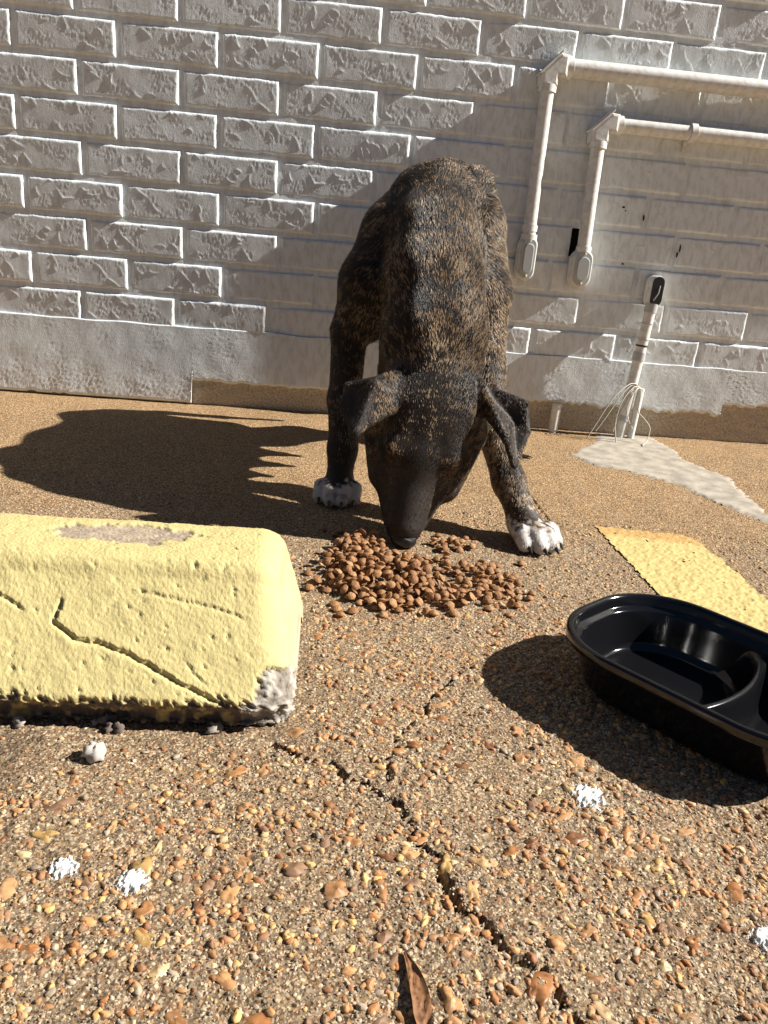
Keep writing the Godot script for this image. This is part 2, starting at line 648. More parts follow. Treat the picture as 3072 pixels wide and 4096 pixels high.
# ---------------------------------------------------------------- the wall
func brick_shape(w: float, h: float, sd: int, nx := 98, ny := 34) -> ArrayMesh:
	var rng := RandomNumberGenerator.new()
	rng.seed = 900 + sd
	var wr := []
	for k in rng.randi_range(5, 8):
		var a := Vector2(rng.randf_range(-0.45, 0.4) * w, rng.randf_range(-0.4, 0.45) * h)
		var ang := rng.randf_range(-1.25, -0.35) if rng.randf() < 0.75 else rng.randf_range(-1.7, 0.3)
		var ln := rng.randf_range(0.012, 0.036)
		wr.append([a, a + Vector2(cos(ang), sin(ang)) * ln, rng.randf_range(0.0006, 0.0012), rng.randf_range(-0.004, 0.004)])
	var v := PackedVector3Array()
	var ox := sd * 3.7
	var patch := rng.randf_range(0, 50)
	for j in ny + 2:
		for i in nx + 2:
			var fx := clampf((i - 0.5) / (nx - 0.0), 0.0, 1.0)
			var fy := clampf((j - 0.5) / (ny - 0.0), 0.0, 1.0)
			if i == 0: fx = 0.0
			if i == nx + 1: fx = 1.0
			if j == 0: fy = 0.0
			if j == ny + 1: fy = 1.0
			var x := (fx - 0.5) * w
			var y := (fy - 0.5) * h
			var amt := smooth(-0.35, 0.45, mid.get_noise_2d(x * 14.0 + patch, y * 22.0 + ox))
			var z := fine.get_noise_3d(x * 240.0, y * 95.0, ox) * 0.00022 * (0.12 + amt) + mid.get_noise_3d(x * 120.0, y * 85.0, ox + 9.0) * 0.00017 * (0.1 + amt) + coarse.get_noise_3d(x * 18.0, y * 20.0, ox) * 0.0003
			for q in wr:
				var p := Vector2(x, y)
				var d: Vector2 = q[1] - q[0]
				var t: float = (p - q[0]).dot(d) / d.length_squared()
				if t < -0.1 or t > 1.1:
					continue
				var nrm := Vector2(d.y, -d.x).normalized() * -1.0
				var s: float = (p - q[0]).dot(nrm) + q[3] * sin(t * PI)
				var win := smooth(-0.1, 0.2, t) * (1.0 - smooth(0.75, 1.1, t))
				z += q[2] * win * exp(-pow(s / 0.0015, 2.0))
			var edge := minf(minf(x + w / 2, w / 2 - x), minf(y + h / 2, h / 2 - y)) + fine.get_noise_2d(x * 160.0 + ox, y * 160.0) * 0.0007
			z -= 0.0044 * pow(1.0 - clampf(edge / (0.0050 + 0.0022 * coarse.get_noise_2d(x * 30.0 + ox, y * 30.0)), 0.0, 1.0), 1.25)
			if i == 0 or j == 0 or i == nx + 1 or j == ny + 1:
				z = -0.012
			v.append(Vector3(x, y, z))
	return mesh_from(v, grid_index(nx + 2, ny + 2))


func course_shift(r: int) -> float:
	var known := {-1: -0.033, 0: 0.5392, 1: -0.0693, 2: 0.548, 3: -0.0741, 4: 0.5597, 5: -0.0386, 6: 0.5801, 7: -0.0034, 8: 0.4914}
	if known.has(r):
		return known[r]
	return -0.03 if posmod(r, 2) == 1 else 0.52


func parging_bottom(x: float) -> float:
	var w := fine.get_noise_1d(x * 45.0) * 0.003 + mid.get_noise_1d(x * 12.0) * 0.004
	if x < -0.316:
		return 0.003 + maxf(0.0, w)
	if x < 0.50:
		return 0.058 + w * 0.7
	if x < 1.0:
		return 0.068 + w * 1.6
	return 0.094 + w


func build_wall() -> void:
	var wall := thing("brick_wall", "white painted rough brick wall with recessed joints along the pavement", "wall")
	var paint := mat(lin(0.79, 0.835, 0.86), 0.6, 0.45)
	paint.albedo_texture = noise_tex(512, 0.012, 4, 4, ramp_of([[0.0, Color(0.90, 0.89, 0.87)], [0.55, Color(0.98, 0.98, 0.975)], [1.0, Color(1, 1, 1)]]))
	paint.heightmap_enabled = true
	paint.heightmap_texture = noise_tex(512, 0.09, 3, 8)
	paint.heightmap_scale = 0.035
	triplanar(paint, 5.0)
	paint.uv1_scale = Vector3(9.0, 3.6, 9.0)
	var shapes := []
	for k in 26:
		shapes.append(brick_shape(BRICK_W, BRICK_H, k))
	var rng := RandomNumberGenerator.new()
	rng.seed = 3
	var hole := Rect2(0.548, 0.413, 0.046, 0.062)
	var last := -1
	var far_st := SurfaceTool.new()
	far_st.begin(Mesh.PRIMITIVE_TRIANGLES)
	for r in range(-36, 9):
		for c in range(-40, 44):
			var xr := (c + course_shift(r)) * PITCH + WALL_X
			var yt := WALL_TOP - r * ROW
			var cx := xr - BRICK_W / 2
			var cy := yt - BRICK_H / 2
			if r >= -5 and cx > -1.25 and cx < 1.75:
				if r == 5 and cx - BRICK_W / 2 < hole.get_center().x and cx + BRICK_W / 2 > hole.get_center().x:
					# the broken brick: what is left of it on both sides of the hole
					var la := hole.position.x - (cx - BRICK_W / 2)
					var lb := (cx + BRICK_W / 2) - hole.end.x
					if la > 0.02:
						obj("brick", brick_shape(la, BRICK_H, 60, 40, 34), paint, wall, Vector3(cx - BRICK_W / 2 + la / 2, cy, 0))
					if lb > 0.02:
						obj("brick", brick_shape(lb, BRICK_H, 61, 40, 34), paint, wall, Vector3(hole.end.x + lb / 2, cy, 0))
					continue
				var k := rng.randi() % 26
				if k == last:
					k = (k + 5) % 26
				last = k
				var b := obj("brick", shapes[k], paint, wall, Vector3(cx, cy, rng.randf_range(-0.0012, 0.0008)))
				b.rotation = Vector3(0.020 + rng.randf_range(-0.010, 0.010), -0.017 + rng.randf_range(-0.010, 0.010), rng.randf_range(-0.004, 0.004) + (PI if rng.randf() < 0.5 else 0.0))
			else:
				var bm := BoxMesh.new()
				bm.size = Vector3(BRICK_W, BRICK_H, 0.012)
				far_st.append_from(bm, 0, Transform3D(Basis(), Vector3(cx, cy, -0.006 + rng.randf_range(-0.001, 0.001))))
	var rest := obj("brick_courses", far_st.commit(), paint, wall)
	rest.set_meta("kind", "stuff")
	# mortar bed behind the bricks, open where the brick is broken out
	var xs := spaced([[-9.5, 1.0], [-1.3, 0.01], [0.548, 0.0115], [0.594, 0.01], [1.8, 1.0], [9.5, 0]])
	var ys := spaced([[0.12, 0.0097], [0.413, 0.0103], [0.475, 0.0097], [1.3, 0.25], [3.7, 0]])
	var v := PackedVector3Array()
	var keep := PackedByteArray()
	for j in ys.size():
		for i in xs.size():
			v.append(Vector3(xs[i], ys[j], -0.0042 + mid.get_noise_2d(xs[i] * 50.0, ys[j] * 50.0) * 0.0009 + coarse.get_noise_2d(xs[i] * 12.0, ys[j] * 40.0) * 0.0012))
			keep.append(0 if hole.has_point(Vector2(xs[i] + 0.004, ys[j] + 0.004)) else 1)
	obj("mortar", mesh_from(v, grid_index(xs.size(), ys.size(), keep)), paint, wall)
	# cavity behind the hole
	var st := SurfaceTool.new()
	st.begin(Mesh.PRIMITIVE_TRIANGLES)
	for q in [[Vector3(0.571, 0.444, -0.075), Vector3(0.056, 0.072, 0.004)], [Vector3(0.545, 0.444, -0.041), Vector3(0.004, 0.072, 0.064)], [Vector3(0.597, 0.444, -0.041), Vector3(0.004, 0.072, 0.064)], [Vector3(0.571, 0.410, -0.041), Vector3(0.056, 0.004, 0.064)], [Vector3(0.571, 0.478, -0.041), Vector3(0.056, 0.004, 0.064)]]:
		var bm := BoxMesh.new()
		bm.size = q[1]
		st.append_from(bm, 0, Transform3D(Basis(), q[0]))
	obj("cavity", st.commit(), mat(lin(0.035, 0.032, 0.03), 0.95, 0.1), wall)
	# the core of the wall
	var core := BoxMesh.new()
	core.size = Vector3(19.0, 3.7, 0.16)
	obj("core", core, mat(lin(0.3, 0.28, 0.26), 0.9), wall, Vector3(0, 1.85, -0.165))
	# cement coat at the foot, broken off in places
	xs = spaced([[-9.5, 0.8], [-1.3, 0.02], [-0.95, 0.003], [-0.318, 0.002], [-0.314, 0.003], [0.99, 0.003], [0.999, 0.001], [1.001, 0.003], [1.22, 0.02], [1.8, 0.8], [9.5, 0]])
	var nv := 60
	v = PackedVector3Array()
	var col := PackedColorArray()
	for j in nv + 1:
		for i in xs.size():
			var x := xs[i]
			var b := parging_bottom(x)
			var top := 0.1835 + coarse.get_noise_1d(x * 9.0) * 0.002
			var f := clampf((j - 1.0) / (nv - 2.0), 0.0, 1.0)
			var y := lerpf(b, top, f)
			var lowr := smooth(0.10, 0.02, y)
			var rough := 0.22 + 0.32 * smooth(-0.1, 0.5, coarse.get_noise_2d(x * 7.0, y * 11.0)) + 0.65 * lowr
			var z := 0.0012 + fine.get_noise_2d(x * 190.0, y * 190.0) * 0.00055 * rough + mid.get_noise_2d(x * 95.0, y * 95.0) * 0.0004 * rough + coarse.get_noise_2d(x * 14.0, y * 14.0) * 0.0005
			z -= 0.006 * pow(1.0 - clampf((y - b) / 0.006, 0.0, 1.0), 2.0)
			if j == 0 or j == nv:
				z = -0.02 if j == 0 else -0.008
			v.append(Vector3(x, y, z))
	obj("cement_coat", mesh_from(v, grid_index(xs.size(), nv + 1)), paint, wall)
	# bare footing below it
	xs = spaced([[-9.5, 0.8], [-0.5, 0.006], [1.3, 0.8], [9.5, 0]])
	ys = spaced([[-0.01, 0.005], [0.13, 0]])
	v = PackedVector3Array()
	for j in ys.size():
		for i in xs.size():
			v.append(Vector3(xs[i], ys[j], -0.011 + fine.get_noise_2d(xs[i] * 90.0, ys[j] * 90.0) * 0.001 + mid.get_noise_2d(xs[i] * 25.0, ys[j] * 40.0) * 0.002))
	var foot := mat(Color.WHITE, 0.9, 0.3)
	foot.albedo_texture = noise_tex(512, 0.035, 5, 61, ramp_of([[0.0, Color(0.46, 0.42, 0.36)], [0.3, Color(0.70, 0.65, 0.57)], [0.6, Color(0.76, 0.71, 0.63)], [1.0, Color(0.86, 0.83, 0.77)]]))
	triplanar(foot, 7.0)
	obj("footing", mesh_from(v, grid_index(xs.size(), ys.size())), foot, wall)
	# flaked paint spots
	var dark := mat(lin(0.03, 0.028, 0.026), 0.9, 0.2)
	for q in [[0.658, 0.529, 0.004, 0.0022], [0.664, 0.522, 0.002, 0.0015], [0.71, 0.511, 0.0014, 0.006], [0.81, 0.452, 0.0013, 0.008], [0.806, 0.437, 0.0010, 0.006], [0.68, 0.407, 0.0020, 0.0018]]:
		var poly := PackedVector2Array()
		for k in 9:
			var t := TAU * k / 9
			var rr := 1.0 + 0.4 * fine.get_noise_2d(k * 3.1, q[0] * 100.0)
			poly.append(Vector2(q[0] + cos(t) * q[2] * rr, q[1] + sin(t) * q[3] * rr))
		obj("flake_spot", slab(poly, -0.004, 0.0016, 0.0004), dark, wall)


# ---------------------------------------------------------------- paint and cement on the pavement
func build_line_and_patch() -> void:
	# parking line, square to the wall: a skin of paint over the grit
	var step := 0.0024
	var nx := 70
	var nz := 700
	var v := PackedVector3Array()
	var col := PackedColorArray()
	var keep := PackedByteArray()
	for j in nz:
		for i in nx:
			var x := 0.448 + i * step
			var z := 2.38 - j * step
			v.append(Vector3(x, ground_height(x, z) + 0.0016 + maxf(0.0, fine.get_noise_2d(x * 210.0, z * 210.0)) * 0.0006, z))
			var wear := fine.get_noise_2d(x * 95.0, z * 95.0) * 0.6 + mid.get_noise_2d(x * 30.0, z * 30.0) * 0.5
			var left := 0.4505 + fine.get_noise_1d(z * 60.0) * 0.002
			var right := 0.604 + mid.get_noise_1d(z * 16.0) * 0.006 + fine.get_noise_1d(z * 70.0) * 0.003 - 0.10 * smooth(0.765, 0.70, z) * 0.3
			var end := 0.712 + (x - 0.45) * 0.16 + fine.get_noise_1d(x * 60.0) * 0.004
			keep.append(1 if x > left and x < right and z > end and wear > -0.80 else 0)
			var old := smooth(0.752, 0.738, z - (x - 0.45) * 0.2 + fine.get_noise_1d(x * 80.0) * 0.006)
			var t := 1.0 + 0.10 * mid.get_noise_2d(x * 70.0, z * 70.0) + 0.08 * fine.get_noise_2d(x * 200.0, z * 200.0)
			var c := Color(0.52, 0.41, 0.165).lerp(Color(0.48, 0.30, 0.11), old)
			if wear < -0.70:
				c = Color(0.45, 0.33, 0.14)
			col.append(Color(c.r * t, c.g * t, c.b * t))
	var line := obj("painted_line", mesh_from(v, grid_index(nx, nz, keep), col), vmat(0.7, 0.4))
	line.set_meta("kind", "structure")
	# feather-edged cement patch where the conduit comes out of the ground
	var ring := v2s([[0.548, 0.247], [0.585, 0.33], [0.644, 0.351], [0.673, 0.394], [0.716, 0.437], [0.739, 0.529], [0.783, 0.646], [0.83, 0.72], [0.845, 0.68], [0.818, 0.584], [0.848, 0.40], [0.865, 0.353], [0.82, 0.219], [0.84, 0.13], [0.83, 0.0], [0.68, 0.0], [0.657, 0.10], [0.587, 0.184]])
	var poly := PackedVector2Array(ring)
	var n := 0.006
	var gx := 62
	var gz := 128
	v = PackedVector3Array()
	col = PackedColorArray()
	keep = PackedByteArray()
	for j in gz:
		for i in gx:
			var x := 0.52 + i * n
			var z := 0.76 - j * n
			var p := Vector2(x + fine.get_noise_2d(x * 60.0, z * 60.0) * 0.008, z + fine.get_noise_2d(x * 60.0 + 33.0, z * 60.0) * 0.008)
			var inside := Geometry2D.is_point_in_polygon(p, poly)
			var d := 1.0
			for k in poly.size():
				d = minf(d, seg_dist(p, poly[k], poly[(k + 1) % poly.size()]))
			var lift := 0.0017 * smooth(0.0, 0.010, d) if inside else -0.003
			v.append(Vector3(x, lift + 0.0004 + fine.get_noise_2d(x * 150.0, z * 150.0) * 0.0004 + mid.get_noise_2d(x * 40.0, z * 40.0) * 0.0003, z))
			keep.append(1 if inside or d < 0.008 else 0)
			var t := 0.9 + 0.22 * mid.get_noise_2d(x * 24.0, z * 24.0) + 0.12 * fine.get_noise_2d(x * 140.0, z * 140.0)
			var c := Color(0.40, 0.355, 0.29)
			col.append(Color(c.r * t, c.g * t, c.b * t))
	var patch := obj("cement_patch", mesh_from(v, grid_index(gx, gz, keep), col), vmat(0.9, 0.3))
	patch.set_meta("kind", "structure")


# ---------------------------------------------------------------- yellow wheel stop
func build_wheel_stop() -> void:
	var t0 := thing("wheel_stop", "chipped yellow painted concrete parking stop with its end beside the kibble", "wheel stop")
	# outline in (z, y), from the back foot over the top to the front foot
	var prof := [Vector2(1.100, -0.002), Vector2(1.084, 0.002), Vector2(1.081, 0.012), Vector2(1.097, 0.098), Vector2(1.101, 0.110), Vector2(1.109, 0.1165), Vector2(1.120, 0.1188), Vector2(1.203, 0.1205), Vector2(1.2100, 0.1190), Vector2(1.2155, 0.1145), Vector2(1.2205, 0.1070), Vector2(1.2975, 0.031), Vector2(1.3000, 0.025), Vector2(1.2965, 0.019), Vector2(1.288, 0.014), Vector2(1.285, 0.007), Vector2(1.288, 0.000), Vector2(1.250, -0.002)]
	var curve: Array = []
	for k in prof.size() - 1:
		var n := maxi(1, int(prof[k].distance_to(prof[k + 1]) / 0.0019))
		for i in n:
			curve.append(prof[k].lerp(prof[k + 1], float(i) / n))
	curve.append(prof[-1])
	var np := curve.size()
	var rings: Array = []   # [x, inset]
	for x in spaced([[-1.84, 0.2], [-0.6, 0.03], [-0.36, 0.0019], [-0.040, 0]]):
		rings.append([x, 0.0])
	for k in 17:
		var ph := PI / 2 * (k + 1) / 17.0
		rings.append([-0.040 + 0.032 * sin(ph), 0.022 * (1.0 - cos(ph))])
	for k in 8:
		rings.append([-0.008, 0.022 + 0.004 * (k + 1)])
	rings.append([-0.008, 0.075])
	var lines := [v2s([[-0.215, 0.0875], [-0.217, 0.076], [-0.196, 0.066], [-0.174, 0.064], [-0.150, 0.058], [-0.120, 0.047], [-0.085, 0.036], [-0.066, 0.030]]), v2s([[-0.285, 0.098], [-0.262, 0.090], [-0.248, 0.0835]]), v2s([[-0.176, 0.086], [-0.166, 0.094], [-0.150, 0.098], [-0.115, 0.0935], [-0.085, 0.090], [-0.060, 0.084]]), v2s([[-0.10, 0.052], [-0.085, 0.043]])]
	var deep := [0.0024, 0.0015, 0.0010, 0.0010]
	var wide := [0.0017, 0.0014, 0.0013, 0.0013]
	var nr := rings.size()
	var v := PackedVector3Array()
	v.resize(np * nr)
	var cz := 1.185
	var cy := 0.055
	for r in nr:
		var inset_by: float = rings[r][1]
		for k in np:
			var p: Vector2 = curve[k]
			var to := Vector2(cz, cy) - p
			var d := to.length()
			var q := p + to / maxf(d, 1e-5) * minf(inset_by * 1.0, d * 0.98)
			if inset_by > 0.07:
				q = Vector2(cz, cy)
			var x: float = rings[r][0]
			x -= smooth(-0.10, 0.0, x) * 0.22 * maxf(0.0, p.y - 0.02)
			v[r * np + k] = Vector3(x, q.y, q.x)
	var idx := PackedInt32Array()
	for r in nr - 1:
		for k in np - 1:
			var a := r * np + k
			var b := (r + 1) * np + k
			idx.append_array(PackedInt32Array([a, a + 1, b + 1, a, b + 1, b]))
	var nrm := normals_of(v, idx)
	if nrm[np * 10 + np / 2].y < 0:
		for k in range(0, idx.size(), 3):
			var tmp := idx[k + 1]
			idx[k + 1] = idx[k + 2]
			idx[k + 2] = tmp
		nrm = normals_of(v, idx)
	var col := PackedColorArray()
	col.resize(v.size())
	var rough_base := v.duplicate()
	for i in v.size():
		var p := rough_base[i]
		var n := nrm[i]
		var big := coarse.get_noise_3d(p.x * 16.0, p.y * 16.0, p.z * 16.0)
		var m := mid.get_noise_3d(p.x * 55.0, p.y * 55.0, p.z * 55.0)
		var f := fine.get_noise_3d(p.x * 230.0, p.y * 230.0, p.z * 230.0)
		var d := big * 0.0008 + m * 0.0004 + f * 0.0004
		var front := n.z > 0.45 and p.z > 1.2
		var yellow := Color(0.535, 0.45, 0.20)
		var tint := 1.0 + 0.05 * m + 0.05 * f
		var c := Color(yellow.r * tint, yellow.g * tint, yellow.b * tint)
		# pits
		var pit := fine.get_noise_3d(p.x * 120.0 + 7.0, p.y * 120.0, p.z * 120.0)
		if pit > 0.66 and big > -0.2:
			d -= (pit - 0.66) * 0.008
		# ruptured paint skin: the upper sheet stands proud of the lower one
		if front:
			for k in lines.size():
				var best := 1.0
				var under := false
				for s in lines[k].size() - 1:
					var a: Vector2 = lines[k][s]
					var b: Vector2 = lines[k][s + 1]
					var pp := Vector2(p.x + m * 0.0015, p.y + f * 0.0008)
					var q := seg_dist(pp, a, b)
					if q < best:
						best = q
						under = (b - a).cross(pp - a) < 0.0
				var wv: float = wide[k]
				if under:
					d -= deep[k] * (1.0 - smooth(wv * 0.8, wv * 2.2, best))
				else:
					d += deep[k] * 0.35 * (1.0 - smooth(0.0, 0.012, best))
		# bare concrete: scraped top, crumbled foot and corner, end face
		var bare := 0.0
		var e := Vector2((p.x + 0.178) / 0.068, (p.z - 1.150) / 0.026)
		if p.y > 0.10:
			bare = 1.0 - smooth(0.86, 0.94, e.length() + m * 0.22 + f * 0.1 + big * 0.2)
		var foot := p.y + m * 0.004 + f * 0.004 + big * 0.004
		var crumble := 0.0
		if p.z > 1.2:
			crumble = 1.0 - smooth(0.026, 0.031, foot)
			# broken lower corner
			var cd := Vector3((p.x + 0.018) / 0.030, (p.y - 0.018) / 0.040, (p.z - 1.288) / 0.045).length() + m * 0.16 + f * 0.1
			crumble = maxf(crumble, 1.0 - smooth(0.93, 1.0, cd))
		var endf := smooth(-0.019, -0.013, p.x + m * 0.005 + (p.y - 0.07) * 0.16) * smooth(0.0, 1.0, (n.x - 0.3) * 4.0)
		var conc := Color(0.36, 0.29, 0.21) * (1.0 + 0.22 * m + 0.25 * f)
		if bare > 0.0:
			c = c.lerp(conc, bare)
			d -= 0.0018 * bare
		if endf > 0.0:
			c = c.lerp(conc, endf)
			d -= 0.0012 * endf
		if crumble > 0.0:
			var lump_n := mid.get_noise_3d(p.x * 75.0 + 20.0, p.y * 75.0, p.z * 75.0)
			var grey := Color(0.22, 0.19, 0.155).lerp(Color(0.44, 0.40, 0.34), smooth(0.0, 0.5, lump_n + f * 0.4))
			if p.x < -0.055:
				grey = Color(0.16, 0.125, 0.09).lerp(Color(0.46, 0.34, 0.14), smooth(0.1, 0.4, lump_n + big * 0.4))
			c = c.lerp(grey, crumble)
			d += crumble * (-0.0030 + lump_n * 0.0026 + f * 0.0020)
		c.a = 1.0
		col[i] = c
		v[i] = p + n * d
	var m := vmat(0.75, 0.4)
	m.heightmap_enabled = true
	m.heightmap_texture = noise_tex(512, 0.06, 4, 15)
	m.heightmap_scale = 0.06
	triplanar(m, 7.0)
	obj("concrete_body", mesh_from(v, idx, col), m, t0)
	# crumbs of broken concrete still clinging under the front edge
	var rng := RandomNumberGenerator.new()
	rng.seed = 5
	var crumb := lump(9, 6, 8, 0.9, 1.6)
	var cm := [mat(lin(0.20, 0.17, 0.14), 0.9), mat(lin(0.33, 0.29, 0.24), 0.9), mat(lin(0.13, 0.10, 0.08), 0.9)]
	for k in 9:
		var x := rng.randf_range(-0.34, -0.03)
		var r := rng.randf_range(0.0025, 0.006)
		var o := obj("crumb", crumb, cm[k % 3], t0, Vector3(x, r * 0.55, rng.randf_range(1.284, 1.297)))
		o.scale = Vector3(r * 1.3, r * 0.8, r)
		o.rotation.y = rng.randf() * TAU


# ---------------------------------------------------------------- conduits on the wall
func conduit_body(t: Node3D, cx: float, y0: float, y1: float, w: float, m: Material, cover: Material) -> void:
	var box := obj("conduit_body", slab(stadium(cx, y0, y1, w), 0.004, 0.044, 0.004), m, t)
	t = box
	obj("cover_plate", slab(stadium(cx, y0 + 0.004, y1 - 0.004, w - 0.003), 0.044, 0.0465, 0.001), cover, t)
	obj("cover_plate", slab(stadium(cx, y0 + 0.016, y1 - 0.016, w - 0.0085), 0.0465, 0.050, 0.0015), cover, t)
	for y in [y0 + 0.010, y1 - 0.010]:
		obj("screw", collar(Vector3(cx, y, 0.0460), Vector3(cx, y, 0.0488), 0.0026, 0.0006), m, t)


func corner_elbow(t: Node3D, x: float, y: float, rh: float, rv: float, m: Material) -> void:
	# pulling elbow: chamfered outer corner with a cover, hubs on both sides
	var p := PackedVector2Array([Vector2(x - rv - 0.003, y - 0.040), Vector2(x + rv + 0.003, y - 0.040), Vector2(x + rv + 0.004, y - rh - 0.003), Vector2(x + 0.036, y - rh - 0.003), Vector2(x + 0.036, y + rh + 0.002), Vector2(x + 0.018, y + rh + 0.003), Vector2(x - rv - 0.004, y - 0.016)])
	t = obj("elbow", slab(p, 0.002, 0.046, 0.006), m, t)
	var a := Vector2(x - rv - 0.007, y - 0.020)
	var b := Vector2(x + 0.022, y + rh + 0.007)
	var nn := (b - a).normalized()
	var up := Vector2(-nn.y, nn.x)
	obj("elbow_cover", slab(PackedVector2Array([a, b, b + up * 0.0032, a + up * 0.0032]), 0.001, 0.047, 0.001), m, t)
	obj("hub", collar(Vector3(x + 0.034, y, 0.0215), Vector3(x + 0.048, y, 0.0215), rh + 0.004), m, t)
	obj("hub", collar(Vector3(x, y - 0.037, 0.031), Vector3(x, y - 0.052, 0.031), rv + 0.004), m, t)


func strap(t: Node3D, x: float, y: float, r: float, m: Material) -> void:
	t = obj("strap", collar(Vector3(x - 0.007, y, 0.0215), Vector3(x + 0.007, y, 0.0215), r + 0.0042, 0.001), m, t)
	obj("strap_tab", slab(PackedVector2Array([Vector2(x - 0.009, y - r - 0.022), Vector2(x - 0.001, y - r - 0.025), Vector2(x + 0.007, y - r - 0.022), Vector2(x + 0.007, y - r + 0.006), Vector2(x - 0.007, y - r + 0.006)]), 0.0, 0.007, 0.001), m, t)
	obj("screw", collar(Vector3(x - 0.001, y - r - 0.015, 0.006), Vector3(x - 0.001, y - r - 0.015, 0.0095), 0.0032, 0.0008), m, t)


func build_conduits() -> void:
	var m := mat(lin(0.82, 0.815, 0.79), 0.42, 0.5)
	m.albedo_texture = noise_tex(256, 0.02, 4, 33, ramp_of([[0.0, Color(0.86, 0.84, 0.80)], [0.5, Color(0.97, 0.97, 0.96)], [1.0, Color(1, 1, 1)]]))
	m.heightmap_enabled = true
	m.heightmap_texture = noise_tex(256, 0.05, 3, 34)
	m.heightmap_scale = 0.01
	triplanar(m, 9.0)
	var plate := mat(lin(0.50, 0.52, 0.51), 0.42, 0.5)

	var t := thing("electrical_conduit", "upper white painted conduit elbowing down to a conduit body on the wall", "conduit", Vector3.ZERO, "painted conduits on the wall")
	obj("pipe", rod(Vector3(0.46, 0.790, 0.0215), Vector3(3.2, 0.794, 0.0215), 0.0185), m, t)
	corner_elbow(t, 0.437, 0.790, 0.0185, 0.0145, m)
	obj("pipe", tube([Vector3(0.437, 0.75, 0.031), Vector3(0.438, 0.60, 0.031), Vector3(0.441, 0.44, 0.031)], [0.0145, 0.0145, 0.0145]), m, t)
	obj("coupling", collar(Vector3(0.440, 0.472, 0.031), Vector3(0.440, 0.458, 0.031), 0.0175), m, t)
	obj("hub", collar(Vector3(0.441, 0.452, 0.031), Vector3(0.441, 0.440, 0.031), 0.0185), m, t)
	conduit_body(t, 0.442, 0.352, 0.448, 0.0195, m, plate)

	t = thing("electrical_conduit", "lower white conduit held by a strap, its body hanging over a hole in the brick", "conduit", Vector3.ZERO, "painted conduits on the wall")
	obj("pipe", rod(Vector3(0.59, 0.692, 0.0215), Vector3(3.2, 0.690, 0.0215), 0.016), m, t)
	corner_elbow(t, 0.566, 0.692, 0.016, 0.0150, m)
	obj("pipe", tube([Vector3(0.566, 0.66, 0.031), Vector3(0.568, 0.54, 0.031), Vector3(0.571, 0.42, 0.031)], [0.015, 0.015, 0.015]), m, t)
	strap(t, 0.775, 0.692, 0.016, m)
	obj("hub", collar(Vector3(0.571, 0.437, 0.031), Vector3(0.571, 0.424, 0.031), 0.0175), m, t)
	conduit_body(t, 0.572, 0.346, 0.430, 0.0225, m, plate)

	# the conduit that comes out of the ground
	var grey := mat(lin(0.47, 0.47, 0.46), 0.5, 0.5)
	t = thing("electrical_conduit", "leaning conduit rising from the cement patch with open black conduit body and loose wires", "conduit", Vector3.ZERO)
	var foot := Vector3(0.736, -0.01, 0.030)
	var head := Vector3(0.756, 0.325, 0.030)
	obj("pipe", rod(foot, head, 0.0130), m, t)
	for k in [[0.16, 0.20, 0.0150], [0.60, 0.66, 0.0152], [0.75, 0.755, 0.0142], [0.86, 0.865, 0.0142], [0.94, 1.0, 0.0150]]:
		obj("coupling", collar(foot.lerp(head, k[0]), foot.lerp(head, k[1]), k[2]), grey, t)
	obj("wrap", collar(foot.lerp(head, 0.70), foot.lerp(head, 0.713), 0.0138, 0.0008), mat(lin(0.02, 0.02, 0.02), 0.6), t)
	var black := mat(lin(0.012, 0.013, 0.016), 0.35, 0.5)
	obj("conduit_body", slab(stadium(0.7575, 0.318, 0.388, 0.0155), 0.004, 0.040, 0.003), m, t)
	obj("opening", slab(stadium(0.7585, 0.3195, 0.3865, 0.0142), 0.040, 0.0408, 0.0003), black, t)
	for q in [[0.753, 0.332, 0.763, 0.366]]:
		obj("wire", tube([Vector3(q[0], q[1], 0.0405), Vector3((q[0] + q[2]) / 2 + 0.002, (q[1] + q[3]) / 2, 0.045), Vector3(q[2], q[3], 0.0405)], [0.0014, 0.0014, 0.0014], 8), grey, t)
	obj("sleeve", rod(Vector3(0.763, -0.01, 0.036), Vector3(0.768, 0.125, 0.034), 0.0085), m, t)
	var wm := mat(lin(0.50, 0.47, 0.40), 0.5)
	var top := Vector3(0.766, 0.126, 0.036)
	for q in [
		[[0.735, 0.138, 0.050], [0.690, 0.105, 0.072], [0.655, 0.045, 0.085], [0.634, 0.003, 0.09]],
		[[0.740, 0.134, 0.046], [0.710, 0.108, 0.062], [0.680, 0.060, 0.075], [0.657, 0.022, 0.08]],
		[[0.742, 0.130, 0.052], [0.712, 0.095, 0.07], [0.702, 0.045, 0.08], [0.705, 0.002, 0.098]],
		[[0.745, 0.128, 0.046], [0.722, 0.092, 0.066], [0.708, 0.050, 0.07], [0.702, 0.022, 0.074]],
		[[0.748, 0.125, 0.055], [0.728, 0.090, 0.070], [0.732, 0.060, 0.072], [0.752, 0.030, 0.07]],
		[[0.760, 0.112, 0.058], [0.758, 0.075, 0.066], [0.772, 0.060, 0.075], [0.787, 0.040, 0.085], [0.780, 0.012, 0.098], [0.762, 0.003, 0.12]]]:
		var cv := Curve3D.new()
		var pts := [top]
		for p in q:
			pts.append(Vector3(p[0], p[1], p[2]))
		for k in pts.size():
			var tan: Vector3 = (pts[mini(k + 1, pts.size() - 1)] - pts[maxi(k - 1, 0)]) * 0.18
			cv.add_point(pts[k], -tan, tan)
		var baked := []
		var rad := []
		for k in 19:
			baked.append(cv.sample_baked(cv.get_baked_length() * k / 18.0, true))
			rad.append(0.0013)
		obj("wire", tube(baked, rad, 8), wm, t)

	t = thing("pipe_stub", "short cut white pipe standing at the wall beside the dog's ear", "pipe")
